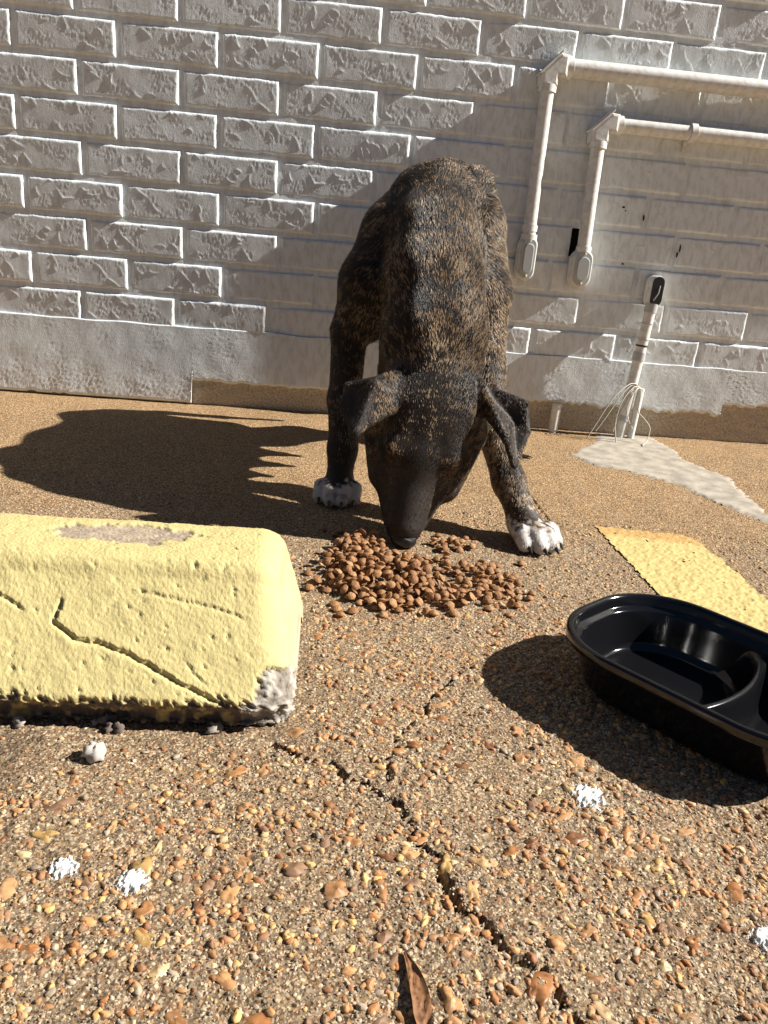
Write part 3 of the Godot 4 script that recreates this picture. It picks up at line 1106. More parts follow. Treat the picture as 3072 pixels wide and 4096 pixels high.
	obj("pipe", rod(Vector3(0.570, -0.01, 0.020), Vector3(0.571, 0.066, 0.020), 0.0115), m, t)
	obj("cap", collar(Vector3(0.571, 0.063, 0.020), Vector3(0.571, 0.069, 0.020), 0.0122, 0.0012), m, t)


# ---------------------------------------------------------------- black food tray
func tray_point(t: float, a: float, b: float, rc: float) -> Vector2:
	# rounded rectangle by arc length
	rc = minf(rc, minf(a, b) - 0.001)
	var sx := a - rc
	var sy := b - rc
	var q := PI / 2 * rc
	var total := 4.0 * (sx + sy + q)
	var s := fposmod(t, 1.0) * total
	var lens := [2 * sy, q, 2 * sx, q, 2 * sy, q, 2 * sx, q]
	for k in 8:
		if s <= lens[k]:
			var f: float = s / maxf(lens[k], 1e-6)
			match k:
				0: return Vector2(a, lerpf(-sy, sy, f))
				1: return Vector2(sx, sy) + Vector2(cos(f * PI / 2), sin(f * PI / 2)) * rc
				2: return Vector2(lerpf(sx, -sx, f), b)
				3: return Vector2(-sx, sy) + Vector2(cos(PI / 2 + f * PI / 2), sin(PI / 2 + f * PI / 2)) * rc
				4: return Vector2(-a, lerpf(sy, -sy, f))
				5: return Vector2(-sx, -sy) + Vector2(cos(PI + f * PI / 2), sin(PI + f * PI / 2)) * rc
				6: return Vector2(lerpf(-sx, sx, f), -b)
				7: return Vector2(sx, -sy) + Vector2(cos(1.5 * PI + f * PI / 2), sin(1.5 * PI + f * PI / 2)) * rc
		s -= lens[k]
	return Vector2(a, -sy)


func tray_loft(prof: Array, a: float, b: float, rc: float, fan: bool) -> ArrayMesh:
	var n := 120
	var v := PackedVector3Array()
	for p in prof:
		for i in n:
			# same share of each side at every inset, so that the columns stay straight
			var q := tray_point(float(i) / n, a - p[0], b - p[0], rc - p[0] * 0.8)
			v.append(Vector3(q.x, p[1], q.y))
	var idx := grid_index(n, prof.size(), PackedByteArray(), true)
	if fan:
		var c := v.size()
		v.append(Vector3(0, prof[0][1], 0))
		for i in n:
			idx.append_array(PackedInt32Array([c, i, (i + 1) % n]))
	var nrm := normals_of(v, idx)
	return mesh_from(v, idx, PackedColorArray(), PackedVector2Array(), nrm)


func build_tray() -> void:
	var t := thing("food_tray", "glossy black plastic two compartment food tray beside the yellow line", "tray", Vector3(0.386, 0.0015, 1.236))
	t.rotation.y = -atan2(0.78, 0.62)
	var m := mat(lin(0.006, 0.006, 0.007), 0.12, 0.5)
	var a := 0.141
	var b := 0.1
	var rc := 0.082
	var inner := tray_loft([[0.036, 0.0030], [0.030, 0.0034], [0.026, 0.0060], [0.0235, 0.012], [0.0160, 0.0430], [0.0150, 0.0455], [0.0105, 0.0470], [0.0095, 0.0490], [0.0085, 0.0555], [0.0072, 0.0575]], a, b, rc, true)
	obj("inner_shell", inner, m, t)
	var rim := tray_loft([[0.0074, 0.0572], [0.0062, 0.0590], [0.0045, 0.0597], [0.0020, 0.0594], [0.0004, 0.0580], [0.0, 0.0560], [0.0002, 0.0500], [0.0012, 0.0488], [0.0022, 0.0500], [0.0026, 0.0555]], a, b, rc, false)
	obj("rim", rim, m, t)
	var outer := tray_loft([[0.0062, 0.0575], [0.0072, 0.0480], [0.0086, 0.0455], [0.0130, 0.0435], [0.0215, 0.0090], [0.0250, 0.0025], [0.0290, 0.0], [0.060, 0.0]], a, b, rc, false)
	obj("outer_shell", outer, m, t)
	# the divider: a hollow rounded ridge that flares into the walls
	var v := PackedVector3Array()
	var n := 40
	var prof := [[-0.026, 0.0031], [-0.019, 0.0042], [-0.0145, 0.009], [-0.0075, 0.032], [-0.0055, 0.0365], [-0.002, 0.0385], [0.002, 0.0385], [0.0055, 0.0365], [0.0075, 0.032], [0.0145, 0.009], [0.019, 0.0042], [0.026, 0.0031]]
	for p in prof:
		for i in n + 1:
			var f := -1.0 + 2.0 * i / n
			var wv: float = (b - 0.0145) - (0.043 - p[1]) * 0.20
			var flare := pow(absf(f), 7.0)
			v.append(Vector3(0.030 - 0.020 * f * f + p[0] * (0.62 + flare * 1.6), p[1] + flare * 0.003, -f * wv))
	var dm := mesh_from(v, grid_index(n + 1, prof.size()))
	obj("divider", dm, m, t)


# ---------------------------------------------------------------- kibble
func build_kibble() -> void:
	var rng := RandomNumberGenerator.new()
	rng.seed = 1234
	var shapes := []
	for k in 6:
		shapes.append(lump(16, 10, k + 20, 0.14, 1.4, 1.55))
	var mats := []
	for k in 6:
		var c: Array = [[0.37, 0.185, 0.075], [0.42, 0.225, 0.095], [0.31, 0.15, 0.06], [0.45, 0.25, 0.11], [0.38, 0.195, 0.078], [0.34, 0.165, 0.066]][k]
		var m := mat(lin(c[0], c[1], c[2]), 0.62, 0.45)
		m.albedo_texture = noise_tex(128, 0.06, 3, 51, ramp_of([[0.0, Color(0.70, 0.66, 0.62)], [0.5, Color(0.94, 0.93, 0.92)], [1.0, Color(1, 1, 1)]])) if k == 0 else mats[0].albedo_texture
		m.heightmap_enabled = true
		m.heightmap_texture = noise_tex(128, 0.07, 3, 52) if k == 0 else mats[0].heightmap_texture
		m.heightmap_scale = 0.06
		m.uv1_triplanar = true
		m.uv1_scale = Vector3.ONE * 0.35
		mats.append(m)
	var spots := []
	# the heap: a low oval, densest left of the muzzle, thinning to the right
	for k in 560:
		var t := rng.randf() * TAU
		var r := pow(rng.randf(), 0.56)
		spots.append(Vector2(0.084 + cos(t) * r * 0.070, 0.945 + sin(t) * r * 0.104))
	for k in 190:
		var c := Vector2(0.085, 1.035).lerp(Vector2(0.240, 0.990), rng.randf())
		spots.insert(rng.randi() % spots.size(), c + Vector2(rng.randfn() * 0.018, rng.randfn() * 0.017))
	for k in 80:
		spots.insert(rng.randi() % spots.size(), Vector2(0.235, 0.955) + Vector2(rng.randfn() * 0.020, rng.randfn() * 0.034))
	for k in 26:
		spots.insert(rng.randi() % spots.size(), Vector2(0.200, 0.835) + Vector2(rng.randfn() * 0.020, rng.randfn() * 0.022))
	for k in 44:
		spots.insert(rng.randi() % spots.size(), Vector2(0.178, 0.935) + Vector2(rng.randfn() * 0.022, rng.randfn() * 0.026))
	for k in 26:
		spots.insert(rng.randi() % spots.size(), Vector2(0.055, 0.845) + Vector2(rng.randfn() * 0.022, rng.randfn() * 0.018))
	# strays one can pick out
	var strays := v2s([[-0.006, 0.962], [-0.001, 0.99], [0.006, 0.992], [-0.004, 1.005], [0.018, 1.008], [0.022, 0.985], [0.027, 1.045], [0.030, 1.058], [0.034, 1.071], [0.048, 1.062], [0.012, 0.802], [0.036, 0.806], [0.005, 1.0], [0.083, 1.066], [0.075, 1.05]])
	var placed := []
	var made := []
	for pass_n in 2:
		for s in (strays if pass_n == 0 else spots):
			var p: Vector2 = s
			if pass_n == 1:
				p.x = clampf(p.x, 0.0, 0.3)
				# muzzle
				if Vector2((p.x - 0.130) / 0.046, (p.y - 0.862) / 0.045).length() < 1.0:
					continue
			var r := rng.randf_range(0.0048, 0.0062)
			var half := r * rng.randf_range(0.44, 0.60)
			var y := half + 0.0004
			var lean := Vector2.ZERO
			for q in placed:
				var dd: float = Vector2(q.x, q.z).distance_to(p)
				var reach: float = (q.r + r) * 0.93
				if dd < reach:
					var need: float = q.y + (q.h + half) * sqrt(maxf(0.0, 1.0 - pow(dd / reach, 2.0))) * 0.97
					if need > y:
						y = need
						lean = (p - Vector2(q.x, q.z)) / reach
			if y > 0.026 - 0.10 * Vector2(p.x - 0.075, (p.y - 0.93) * 0.7).length() or (pass_n == 0 and y > 0.012):
				continue
			if pass_n == 1 and y > 0.011 and Vector2((p.x - 0.078) / 0.075, (p.y - 0.925) / 0.10).length() > 1.0:
				continue
			placed.append({"x": p.x, "y": y, "z": p.y, "r": r, "h": half})
			var heap: bool = y > 0.008 or Vector2((p.x - 0.08) / 0.08, (p.y - 0.93) / 0.11).length() < 1.0
			var tilt := Basis(Vector3(lean.y, 0, -lean.x).normalized() if lean.length() > 0.01 else Vector3.RIGHT, minf(0.9, lean.length() * 1.0) + rng.randf_range(-0.15, 0.15))
			var where := Transform3D(tilt * Basis(Vector3.UP, rng.randf() * TAU) * Basis.from_scale(Vector3(r * rng.randf_range(0.92, 1.16), half, r)), Vector3(p.x, y, p.y))
			made.append([where, 0 if pass_n == 0 else (1 if heap else 2), rng.randi() % 6, rng.randi() % 6, pass_n == 0])
	# the pieces that lie free on top or at the front are things of their own; those buried in the heap are one mass
	var keep := made.size() - 296
	var under := MultiMesh.new()
	under.transform_format = MultiMesh.TRANSFORM_3D
	under.mesh = shapes[0]
	var buried := []
	var order := []
	for i in made.size():
		var top := 0
		for j in range(i + 1, made.size()):
			if Vector2(made[i][0].origin.x - made[j][0].origin.x, made[i][0].origin.z - made[j][0].origin.z).length() < 0.008 and made[j][0].origin.y > made[i][0].origin.y:
				top += 1
		order.append([top + (0.0 if made[i][1] != 1 else 0.5), i])
	order.sort_custom(func(a, b): return a[0] > b[0] or (a[0] == b[0] and a[1] < b[1]))
	var hidden := {}
	for k in maxi(0, keep):
		hidden[order[k][1]] = true
		buried.append(made[order[k][1]][0])
	for i in made.size():
		if hidden.has(i):
			continue
		var q: Array = made[i]
		var o := obj("kibble", shapes[q[2]], mats[q[3]])
		o.transform = q[0]
		if q[1] == 0:
			tag(o, "stray brown kibble lying loose beside the heap", "kibble", "stray kibble around the heap")
		elif q[1] == 1:
			tag(o, "brown dry kibble piece in the heap under the dog's muzzle", "kibble", "kibble in the heap")
		else:
			tag(o, "brown dry kibble piece spilled to the right of the heap", "kibble", "kibble spilled right of the heap")
	if buried.size() > 0:
		under.instance_count = buried.size()
		for k in buried.size():
			under.set_instance_transform(k, buried[k])
		var mi := MultiMeshInstance3D.new()
		mi.name = "kibble_heap"
		mi.multimesh = under
		mi.material_override = mats[2]
		mi.set_meta("kind", "stuff")
		tag(mi, "brown kibble buried in the heap under the dog's muzzle", "kibble")
		add_child(mi)
	print("kibble ", made.size(), " buried ", buried.size())


# ---------------------------------------------------------------- small things on the pavement
func build_small_things() -> void:
	var rng := RandomNumberGenerator.new()
	rng.seed = 8
	var o := obj("stone", lump(16, 10, 31, 0.35, 1.5), mat(lin(0.42, 0.39, 0.35), 0.85))
	o.transform = Transform3D(Basis(Vector3.UP, 0.6) * Basis.from_scale(Vector3(0.0085, 0.0075, 0.008)), Vector3(-0.1627, 0.0062, 1.335))
	tag(o, "small loose grey stone lying below the yellow stop", "stone")
	var tw := thing("twig", "small dark twig on the pavement behind the dog's hanging ear", "twig", Vector3(0.425, 0.002, 0.300))
	var bark := mat(lin(0.03, 0.022, 0.016), 0.9)
	obj("stem", tube([Vector3(-0.022, 0.003, 0.004), Vector3(-0.006, 0.006, 0.0), Vector3(0.012, 0.004, 0.003), Vector3(0.024, 0.0015, 0.001)], [0.0022, 0.0030, 0.0026, 0.0008], 8), bark, tw)
	obj("stem", tube([Vector3(-0.012, 0.004, 0.002), Vector3(0.002, 0.004, 0.012), Vector3(0.016, 0.002, 0.018)], [0.0022, 0.0024, 0.0008], 8), bark, tw)
	var lv := PackedVector3Array()
	var nl := 15
	for side in 2:
		for j in nl:
			var f := float(j) / (nl - 1)
			var w := 0.0058 * pow(sin(PI * (0.04 + 0.93 * f)), 0.8) * (0.55 + 0.9 * (1.0 - f) * (1.0 - f) + 0.25 * f)
			for i in 7:
				var g := (i - 3) / 3.0
				lv.append(Vector3(g * w + 0.006 * sin(f * 2.2), 0.0028 + 0.0014 * g * g + 0.0010 * sin(f * 5.0) + 0.0012 * mid.get_noise_2d(g * 2.0, f * 6.0) - side * 0.0008, (0.5 - f) * 0.056))
	var li := grid_index(7, nl)
	var back := li.size()
	for k in range(0, back, 3):
		li.append_array(PackedInt32Array([li[k] + 7 * nl, li[k + 2] + 7 * nl, li[k + 1] + 7 * nl]))
	var leaf_mat := mat(lin(0.27, 0.13, 0.055), 0.6)
	leaf_mat.albedo_texture = noise_tex(128, 0.05, 4, 71, ramp_of([[0.0, Color(0.45, 0.42, 0.40)], [0.5, Color(0.9, 0.88, 0.86)], [1.0, Color(1, 1, 1)]]))
	triplanar(leaf_mat, 25.0)
	var leaf := obj("dry_leaf", mesh_from(lv, li), leaf_mat, self, Vector3(0.069, 0.0, 1.538))
	leaf.rotation.y = 0.2
	tag(leaf, "curled brown dry leaf at the bottom edge of the pavement", "leaf")
	var white := mat(lin(0.60, 0.59, 0.56), 0.85, 0.3)
	var labels := ["white dropping on the gravel below the black tray", "white dropping on the gravel, larger of the two at the lower left", "white dropping on the gravel, leftmost and thinner one", "white dropping cut by the right edge of the photo"]
	var at := DROPPINGS
	var size := [0.0155, 0.011, 0.0095, 0.012]
	for k in 4:
		var n := 46
		var v := PackedVector3Array()
		var keep := PackedByteArray()
		for j in n:
			for i in n:
				var u := Vector2(i - n * 0.5, n * 0.5 - j) / (n * 0.5) * 1.35
				var rad := u.length() + 0.33 * mid.get_noise_2d(u.x * 2.2 + k * 9.0, u.y * 2.2) + 0.22 * fine.get_noise_2d(u.x * 6.5 + k * 5.0, u.y * 6.5)
				var x: float = at[k].x + u.x * size[k]
				var z: float = at[k].y + u.y * size[k] * 1.05
				var inside := 1.0 - smooth(0.45, 1.0, rad)
				v.append(Vector3(x, coarse.get_noise_2d(x * 9.0, z * 9.0) * 0.0008 - 0.0010 + inside * (0.0036 + 0.0005 * fine.get_noise_2d(u.x * 5.0, u.y * 5.0 + k)), z))
				keep.append(1 if rad < 1.05 else 0)
		var s := obj("dropping", mesh_from(v, grid_index(n, n, keep)), white)
		tag(s, labels[k], "dropping", "white droppings on the pavement")


# ---------------------------------------------------------------- the dog
const CELL := 0.0045
var lo := Vector3(-0.035, -0.012, 0.085)
var gx_n := 0
var gy_n := 0
var gz_n := 0
var field := PackedFloat32Array()


func bone(a: Vector3, b: Vector3, ra: float, rb: float, k := 0.03) -> void:
	var m := maxf(ra, rb) + k + 0.010
	var p0 := a.min(b) - Vector3(m, m, m) - lo
	var p1 := a.max(b) + Vector3(m, m, m) - lo
	var i0 := clampi(int(p0.x / CELL), 0, gx_n - 1)
	var i1 := clampi(int(p1.x / CELL) + 1, 0, gx_n - 1)
	var j0 := clampi(int(p0.y / CELL), 0, gy_n - 1)
	var j1 := clampi(int(p1.y / CELL) + 1, 0, gy_n - 1)
	var k0 := clampi(int(p0.z / CELL), 0, gz_n - 1)
	var k1 := clampi(int(p1.z / CELL) + 1, 0, gz_n - 1)
	var bx := b.x - a.x
	var by := b.y - a.y
	var bz := b.z - a.z
	var inv := 1.0 / maxf(bx * bx + by * by + bz * bz, 1e-9)
	var dr := rb - ra
	var ik := 1.0 / k
	for kk in range(k0, k1 + 1):
		var pz := lo.z + kk * CELL - a.z
		for jj in range(j0, j1 + 1):
			var py := lo.y + jj * CELL - a.y
			var row := (kk * gy_n + jj) * gx_n
			var part := py * by + pz * bz
			for ii in range(i0, i1 + 1):
				var px := lo.x + ii * CELL - a.x
				var h := clampf((px * bx + part) * inv, 0.0, 1.0)
				var ex := px - bx * h
				var ey := py - by * h
				var ez := pz - bz * h
				var d := sqrt(ex * ex + ey * ey + ez * ez) - ra - dr * h
				if d > m:
					continue
				var f := field[row + ii]
				var w := maxf(k - absf(d - f), 0.0) * ik
				field[row + ii] = minf(d, f) - w * w * k * 0.25


func tri_dist(p: Vector3, a: Vector3, b: Vector3, c: Vector3) -> float:
	var ba := b - a
	var cb := c - b
	var ac := a - c
	var pa := p - a
	var pb := p - b
	var pc := p - c
	var n := ba.cross(ac)
	if signf(ba.cross(n).dot(pa)) + signf(cb.cross(n).dot(pb)) + signf(ac.cross(n).dot(pc)) < 2.0:
		var d1 := (ba * clampf(ba.dot(pa) / ba.length_squared(), 0, 1) - pa).length_squared()
		var d2 := (cb * clampf(cb.dot(pb) / cb.length_squared(), 0, 1) - pb).length_squared()
		var d3 := (ac * clampf(ac.dot(pc) / ac.length_squared(), 0, 1) - pc).length_squared()
		return sqrt(minf(d1, minf(d2, d3)))
	return absf(n.dot(pa)) / n.length()


func flap(a: Vector3, b: Vector3, c: Vector3, r: float, k := 0.006) -> void:
	var m := r + k + 0.010
	var p0 := a.min(b).min(c) - Vector3(m, m, m) - lo
	var p1 := a.max(b).max(c) + Vector3(m, m, m) - lo
	for kk in range(maxi(0, int(p0.z / CELL)), mini(gz_n - 1, int(p1.z / CELL) + 1) + 1):
		for jj in range(maxi(0, int(p0.y / CELL)), mini(gy_n - 1, int(p1.y / CELL) + 1) + 1):
			var row := (kk * gy_n + jj) * gx_n
			for ii in range(maxi(0, int(p0.x / CELL)), mini(gx_n - 1, int(p1.x / CELL) + 1) + 1):
				var d := tri_dist(lo + Vector3(ii, jj, kk) * CELL, a, b, c) - r
				if d > m:
					continue
				var f := field[row + ii]
				var w := maxf(k - absf(d - f), 0.0) / k
				field[row + ii] = minf(d, f) - w * w * k * 0.25


var head_o := Vector3.ZERO
var head_b := Basis()


func hp(u: float, v: float, w: float) -> Vector3:
	return head_o + head_b * Vector3(u, v, w)


func paw(at: Vector3, fwd: Vector3, s: float) -> Array:
	# four toes around a pad; returns where the claws leave
	fwd.y = 0
	fwd = fwd.normalized()
	var side := Vector3.UP.cross(fwd)
	var claws := []
	bone(at + Vector3(0, 0.026, 0) - fwd * 0.020 * s, at + Vector3(0, 0.020, 0) + fwd * 0.008 * s, 0.022 * s, 0.019 * s, 0.012)
	var spread := [-0.0235, -0.0085, 0.0085, 0.0235]
	var reach := [0.022, 0.034, 0.034, 0.022]
	for k in 4:
		var root: Vector3 = at + side * spread[k] * 0.7 * s + fwd * -0.004 * s + Vector3(0, 0.020 * s, 0)
		var knuckle: Vector3 = at + side * spread[k] * s + fwd * (reach[k] - 0.014) * s + Vector3(0, 0.0215 * s, 0)
		var tip: Vector3 = at + side * spread[k] * 1.06 * s + fwd * reach[k] * s + Vector3(0, 0.0105 * s, 0)
		bone(root, knuckle, 0.0115 * s, 0.0112 * s, 0.005)
		bone(knuckle, tip, 0.0112 * s, 0.0098 * s, 0.004)
		claws.append([tip + fwd * 0.006 * s, tip + fwd * 0.0165 * s + Vector3(0, -0.0065, 0)])
	return claws


func build_dog() -> void:
	gx_n = int(0.52 / CELL)
	gy_n = int(0.615 / CELL)
	gz_n = int(0.845 / CELL)
	field.resize(gx_n * gy_n * gz_n)
	field.fill(1.0)
	# trunk: spine above, ribs and belly below
	bone(Vector3(0.205, 0.476, 0.235), Vector3(0.190, 0.472, 0.420), 0.064, 0.066, 0.05)
	bone(Vector3(0.190, 0.472, 0.420), Vector3(0.166, 0.466, 0.570), 0.066, 0.062, 0.05)
	bone(Vector3(0.205, 0.410, 0.260), Vector3(0.192, 0.365, 0.420), 0.068, 0.090, 0.05)
	bone(Vector3(0.192, 0.365, 0.420), Vector3(0.165, 0.350, 0.590), 0.090, 0.094, 0.05)
	bone(Vector3(0.165, 0.350, 0.590), Vector3(0.153, 0.335, 0.660), 0.094, 0.072, 0.05)
	# shoulder blades and forelegs; little blending, so that a crease stays beside the neck
	bone(Vector3(0.128, 0.482, 0.540), Vector3(0.092, 0.420, 0.595), 0.037, 0.045, 0.03)
	bone(Vector3(0.092, 0.420, 0.595), Vector3(0.060, 0.345, 0.630), 0.045, 0.045, 0.02)
	bone(Vector3(0.060, 0.345, 0.630), Vector3(0.035, 0.268, 0.612), 0.044, 0.0285, 0.016)
	bone(Vector3(0.035, 0.268, 0.612), Vector3(0.034, 0.160, 0.618), 0.0285, 0.0255, 0.010)
	bone(Vector3(0.034, 0.160, 0.618), Vector3(0.036, 0.082, 0.634), 0.0265, 0.0225, 0.012)
	bone(Vector3(0.036, 0.082, 0.634), Vector3(0.034, 0.040, 0.650), 0.0235, 0.021, 0.012)
	bone(Vector3(0.092, 0.335, 0.630), Vector3(0.068, 0.282, 0.614), 0.034, 0.026, 0.016)
	var claws := paw(Vector3(0.033, 0.0, 0.654), Vector3(-0.10, 0, 1.0), 1.12)
	bone(Vector3(0.220, 0.502, 0.535), Vector3(0.227, 0.440, 0.588), 0.031, 0.038, 0.010)
	bone(Vector3(0.226, 0.440, 0.585), Vector3(0.240, 0.345, 0.632), 0.038, 0.038, 0.014)
	bone(Vector3(0.240, 0.345, 0.632), Vector3(0.249, 0.235, 0.640), 0.038, 0.032, 0.014)
	bone(Vector3(0.249, 0.235, 0.640), Vector3(0.264, 0.150, 0.708), 0.033, 0.0275, 0.015)
	bone(Vector3(0.264, 0.150, 0.708), Vector3(0.287, 0.080, 0.758), 0.027, 0.0235, 0.015)
	bone(Vector3(0.287, 0.080, 0.758), Vector3(0.307, 0.036, 0.794), 0.024, 0.022, 0.012)
	claws.append_array(paw(Vector3(0.318, 0.0, 0.808), Vector3(0.42, 0, 1.0), 1.12))
	# neck, hanging forwards and down
	bone(Vector3(0.160, 0.474, 0.570), Vector3(0.148, 0.420, 0.646), 0.054, 0.064, 0.014)
	bone(Vector3(0.148, 0.420, 0.646), Vector3(0.150, 0.362, 0.684), 0.064, 0.073, 0.008)
	bone(Vector3(0.150, 0.362, 0.684), Vector3(0.156, 0.284, 0.716), 0.073, 0.076, 0.008)
	bone(Vector3(0.156, 0.284, 0.716), Vector3(0.158, 0.218, 0.744), 0.076, 0.068, 0.014)
	# haunches and hind legs
	for s in [-1.0, 1.0]:
		var hx: float = 0.206 + s * 0.046
		bone(Vector3(hx, 0.478, 0.235), Vector3(hx + s * 0.018, 0.400, 0.255), 0.056, 0.062, 0.035)
		bone(Vector3(hx + s * 0.018, 0.400, 0.255), Vector3(hx + s * 0.024, 0.300, 0.325), 0.062, 0.044, 0.03)
		bone(Vector3(hx + s * 0.024, 0.300, 0.325), Vector3(hx + s * 0.022, 0.150, 0.190), 0.040, 0.023, 0.02)
		bone(Vector3(hx + s * 0.022, 0.150, 0.190), Vector3(hx + s * 0.030, 0.045, 0.225), 0.0225, 0.019, 0.012)
		claws.append_array(paw(Vector3(hx + s * 0.032, 0.0, 0.240), Vector3(s * 0.25, 0, 1.0), 0.95))
	# tail hanging behind
	bone(Vector3(0.203, 0.500, 0.185), Vector3(0.203, 0.430, 0.150), 0.026, 0.018, 0.02)
	bone(Vector3(0.203, 0.430, 0.150), Vector3(0.208, 0.330, 0.142), 0.018, 0.013, 0.01)
	bone(Vector3(0.208, 0.330, 0.142), Vector3(0.212, 0.235, 0.128), 0.013, 0.006, 0.01)
	# teats of a nursing mother
	for q in [[0.155, 0.350, 0.250], [0.232, 0.350, 0.250], [0.150, 0.420, 0.225], [0.232, 0.420, 0.225], [0.140, 0.495, 0.225], [0.222, 0.495, 0.225], [0.132, 0.565, 0.235], [0.205, 0.565, 0.235]]:
		bone(Vector3(q[0], q[2] + 0.055, q[1]), Vector3(q[0], q[2] + 0.018, q[1]), 0.036, 0.017, 0.02)
		bone(Vector3(q[0], q[2] + 0.018, q[1]), Vector3(q[0], q[2] - 0.014, q[1] + 0.002), 0.013, 0.0065, 0.01)
	# head
	var nose := Vector3(0.122, 0.008, 0.888)
	var occ := Vector3(0.159, 0.240, 0.798)
	var ax := (nose - occ).normalized()
	var xx := Vector3(1.0, -0.05, 0.02)
	xx = (xx - ax * xx.dot(ax)).normalized()
	var dd := ax.cross(xx).normalized()
	if dd.z < 0:
		dd = -dd
	head_o = occ
	head_b = Basis(xx, dd, ax)
	bone(hp(-0.026, -0.058, 0.046), hp(0.026, -0.058, 0.046), 0.058, 0.058, 0.025)
	bone(hp(0, -0.056, 0.05), hp(0, -0.054, 0.105), 0.062, 0.052, 0.025)
	bone(hp(-0.056, -0.066, 0.062), hp(-0.040, -0.070, 0.142), 0.037, 0.028, 0.016)
	bone(hp(0.056, -0.066, 0.062), hp(0.043, -0.070, 0.142), 0.037, 0.028, 0.016)
	bone(hp(-0.024, -0.018, 0.060), hp(-0.038, -0.024, 0.110), 0.018, 0.0195, 0.010)
	bone(hp(0.024, -0.018, 0.060), hp(0.038, -0.024, 0.110), 0.018, 0.0195, 0.010)
	bone(hp(-0.003, -0.054, 0.115), hp(-0.002, -0.044, 0.214), 0.045, 0.0265, 0.02)
	bone(hp(-0.024, -0.070, 0.150), hp(-0.015, -0.062, 0.204), 0.031, 0.0195, 0.008)
	bone(hp(0.022, -0.070, 0.150), hp(0.012, -0.062, 0.204), 0.031, 0.0195, 0.008)
	bone(hp(0, -0.100, 0.080), hp(0, -0.084, 0.190), 0.034, 0.016, 0.02)
	# ears, folded over
	flap(Vector3(0.106, 0.234, 0.785), Vector3(0.094, 0.190, 0.826), Vector3(0.066, 0.224, 0.826), 0.0060, 0.010)
	flap(Vector3(0.106, 0.234, 0.785), Vector3(0.066, 0.224, 0.826), Vector3(0.034, 0.216, 0.808), 0.0058, 0.006)
	flap(Vector3(0.094, 0.190, 0.826), Vector3(0.045, 0.164, 0.856), Vector3(0.066, 0.224, 0.826), 0.0055, 0.006)
	flap(Vector3(0.066, 0.224, 0.826), Vector3(0.045, 0.164, 0.856), Vector3(0.034, 0.216, 0.808), 0.0055, 0.005)
	flap(Vector3(0.045, 0.164, 0.856), Vector3(0.026, 0.192, 0.824), Vector3(0.034, 0.216, 0.808), 0.0055, 0.005)
	var bt := Vector3(0.216, 0.228, 0.780)
	var bl := Vector3(0.232, 0.188, 0.800)
	var inner := Vector3(0.255, 0.163, 0.832)
	var tip := Vector3(0.271, 0.127, 0.832)
	var o1 := Vector3(0.286, 0.206, 0.788)
	var o2 := Vector3(0.291, 0.170, 0.802)
	var kk := Vector3(0.267, 0.180, 0.786)
	flap(bt, bl, inner, 0.0058, 0.008)
	flap(bt, inner, kk, 0.0050, 0.004)
	flap(inner, tip, kk, 0.0050, 0.004)
	flap(bt, o1, kk, 0.0055, 0.006)
	flap(o1, o2, kk, 0.0050, 0.004)
	flap(o2, tip, kk, 0.0050, 0.004)
	# skin the field
	var made := surface_nets()
	var v: PackedVector3Array = made[0]
	var n: PackedVector3Array = made[1]
	var idx: PackedInt32Array = made[2]
	field.clear()
	var col := PackedColorArray()
	col.resize(v.size())
	for i in v.size():
		# skin and undercoat: dark, pale only on the white toes
		var c := coat(v[i], n[i], 0.999)
		col[i] = Color(c.r * 0.8 + 0.006, c.g * 0.8 + 0.004, c.b * 0.8 + 0.003)
	var dog := thing("dog", "dark brindle short haired dog with white toes eating kibble, head down", "dog", Vector3.ZERO)
	obj("body", mesh_from(v, idx, col, PackedVector2Array(), n), vmat(0.6, 0.4), dog)
	grow_fur(dog, v, n, idx)
	# claws, nose, eyes
	var horn := mat(lin(0.025, 0.020, 0.018), 0.35, 0.5)
	for q in claws:
		var a: Vector3 = q[0]
		var b: Vector3 = q[1]
		b.y = maxf(b.y, 0.002)
		obj("claw", tube([a - (b - a) * 0.5, a, a.lerp(b, 0.5) + Vector3(0, 0.0012, 0), b], [0.0036, 0.0036, 0.0029, 0.0006], 10), horn, dog)
	var nm := mat(lin(0.010, 0.009, 0.009), 0.4, 0.5)
	var no := obj("nose", lump(18, 12, 44, 0.06, 1.5, 0.9), nm, dog)
	no.transform = Transform3D(head_b * Basis.from_scale(Vector3(0.0195, 0.0145, 0.013)), hp(0, -0.038, 0.233))
	for s in [-1.0, 1.0]:
		var ey := obj("eye", lump(14, 10, 45, 0.0, 1.0), mat(lin(0.008, 0.005, 0.004), 0.08, 0.5), dog)
		ey.transform = Transform3D(head_b * Basis.from_scale(Vector3(0.0085, 0.0085, 0.0085)), hp(s * 0.043, -0.036, 0.121))


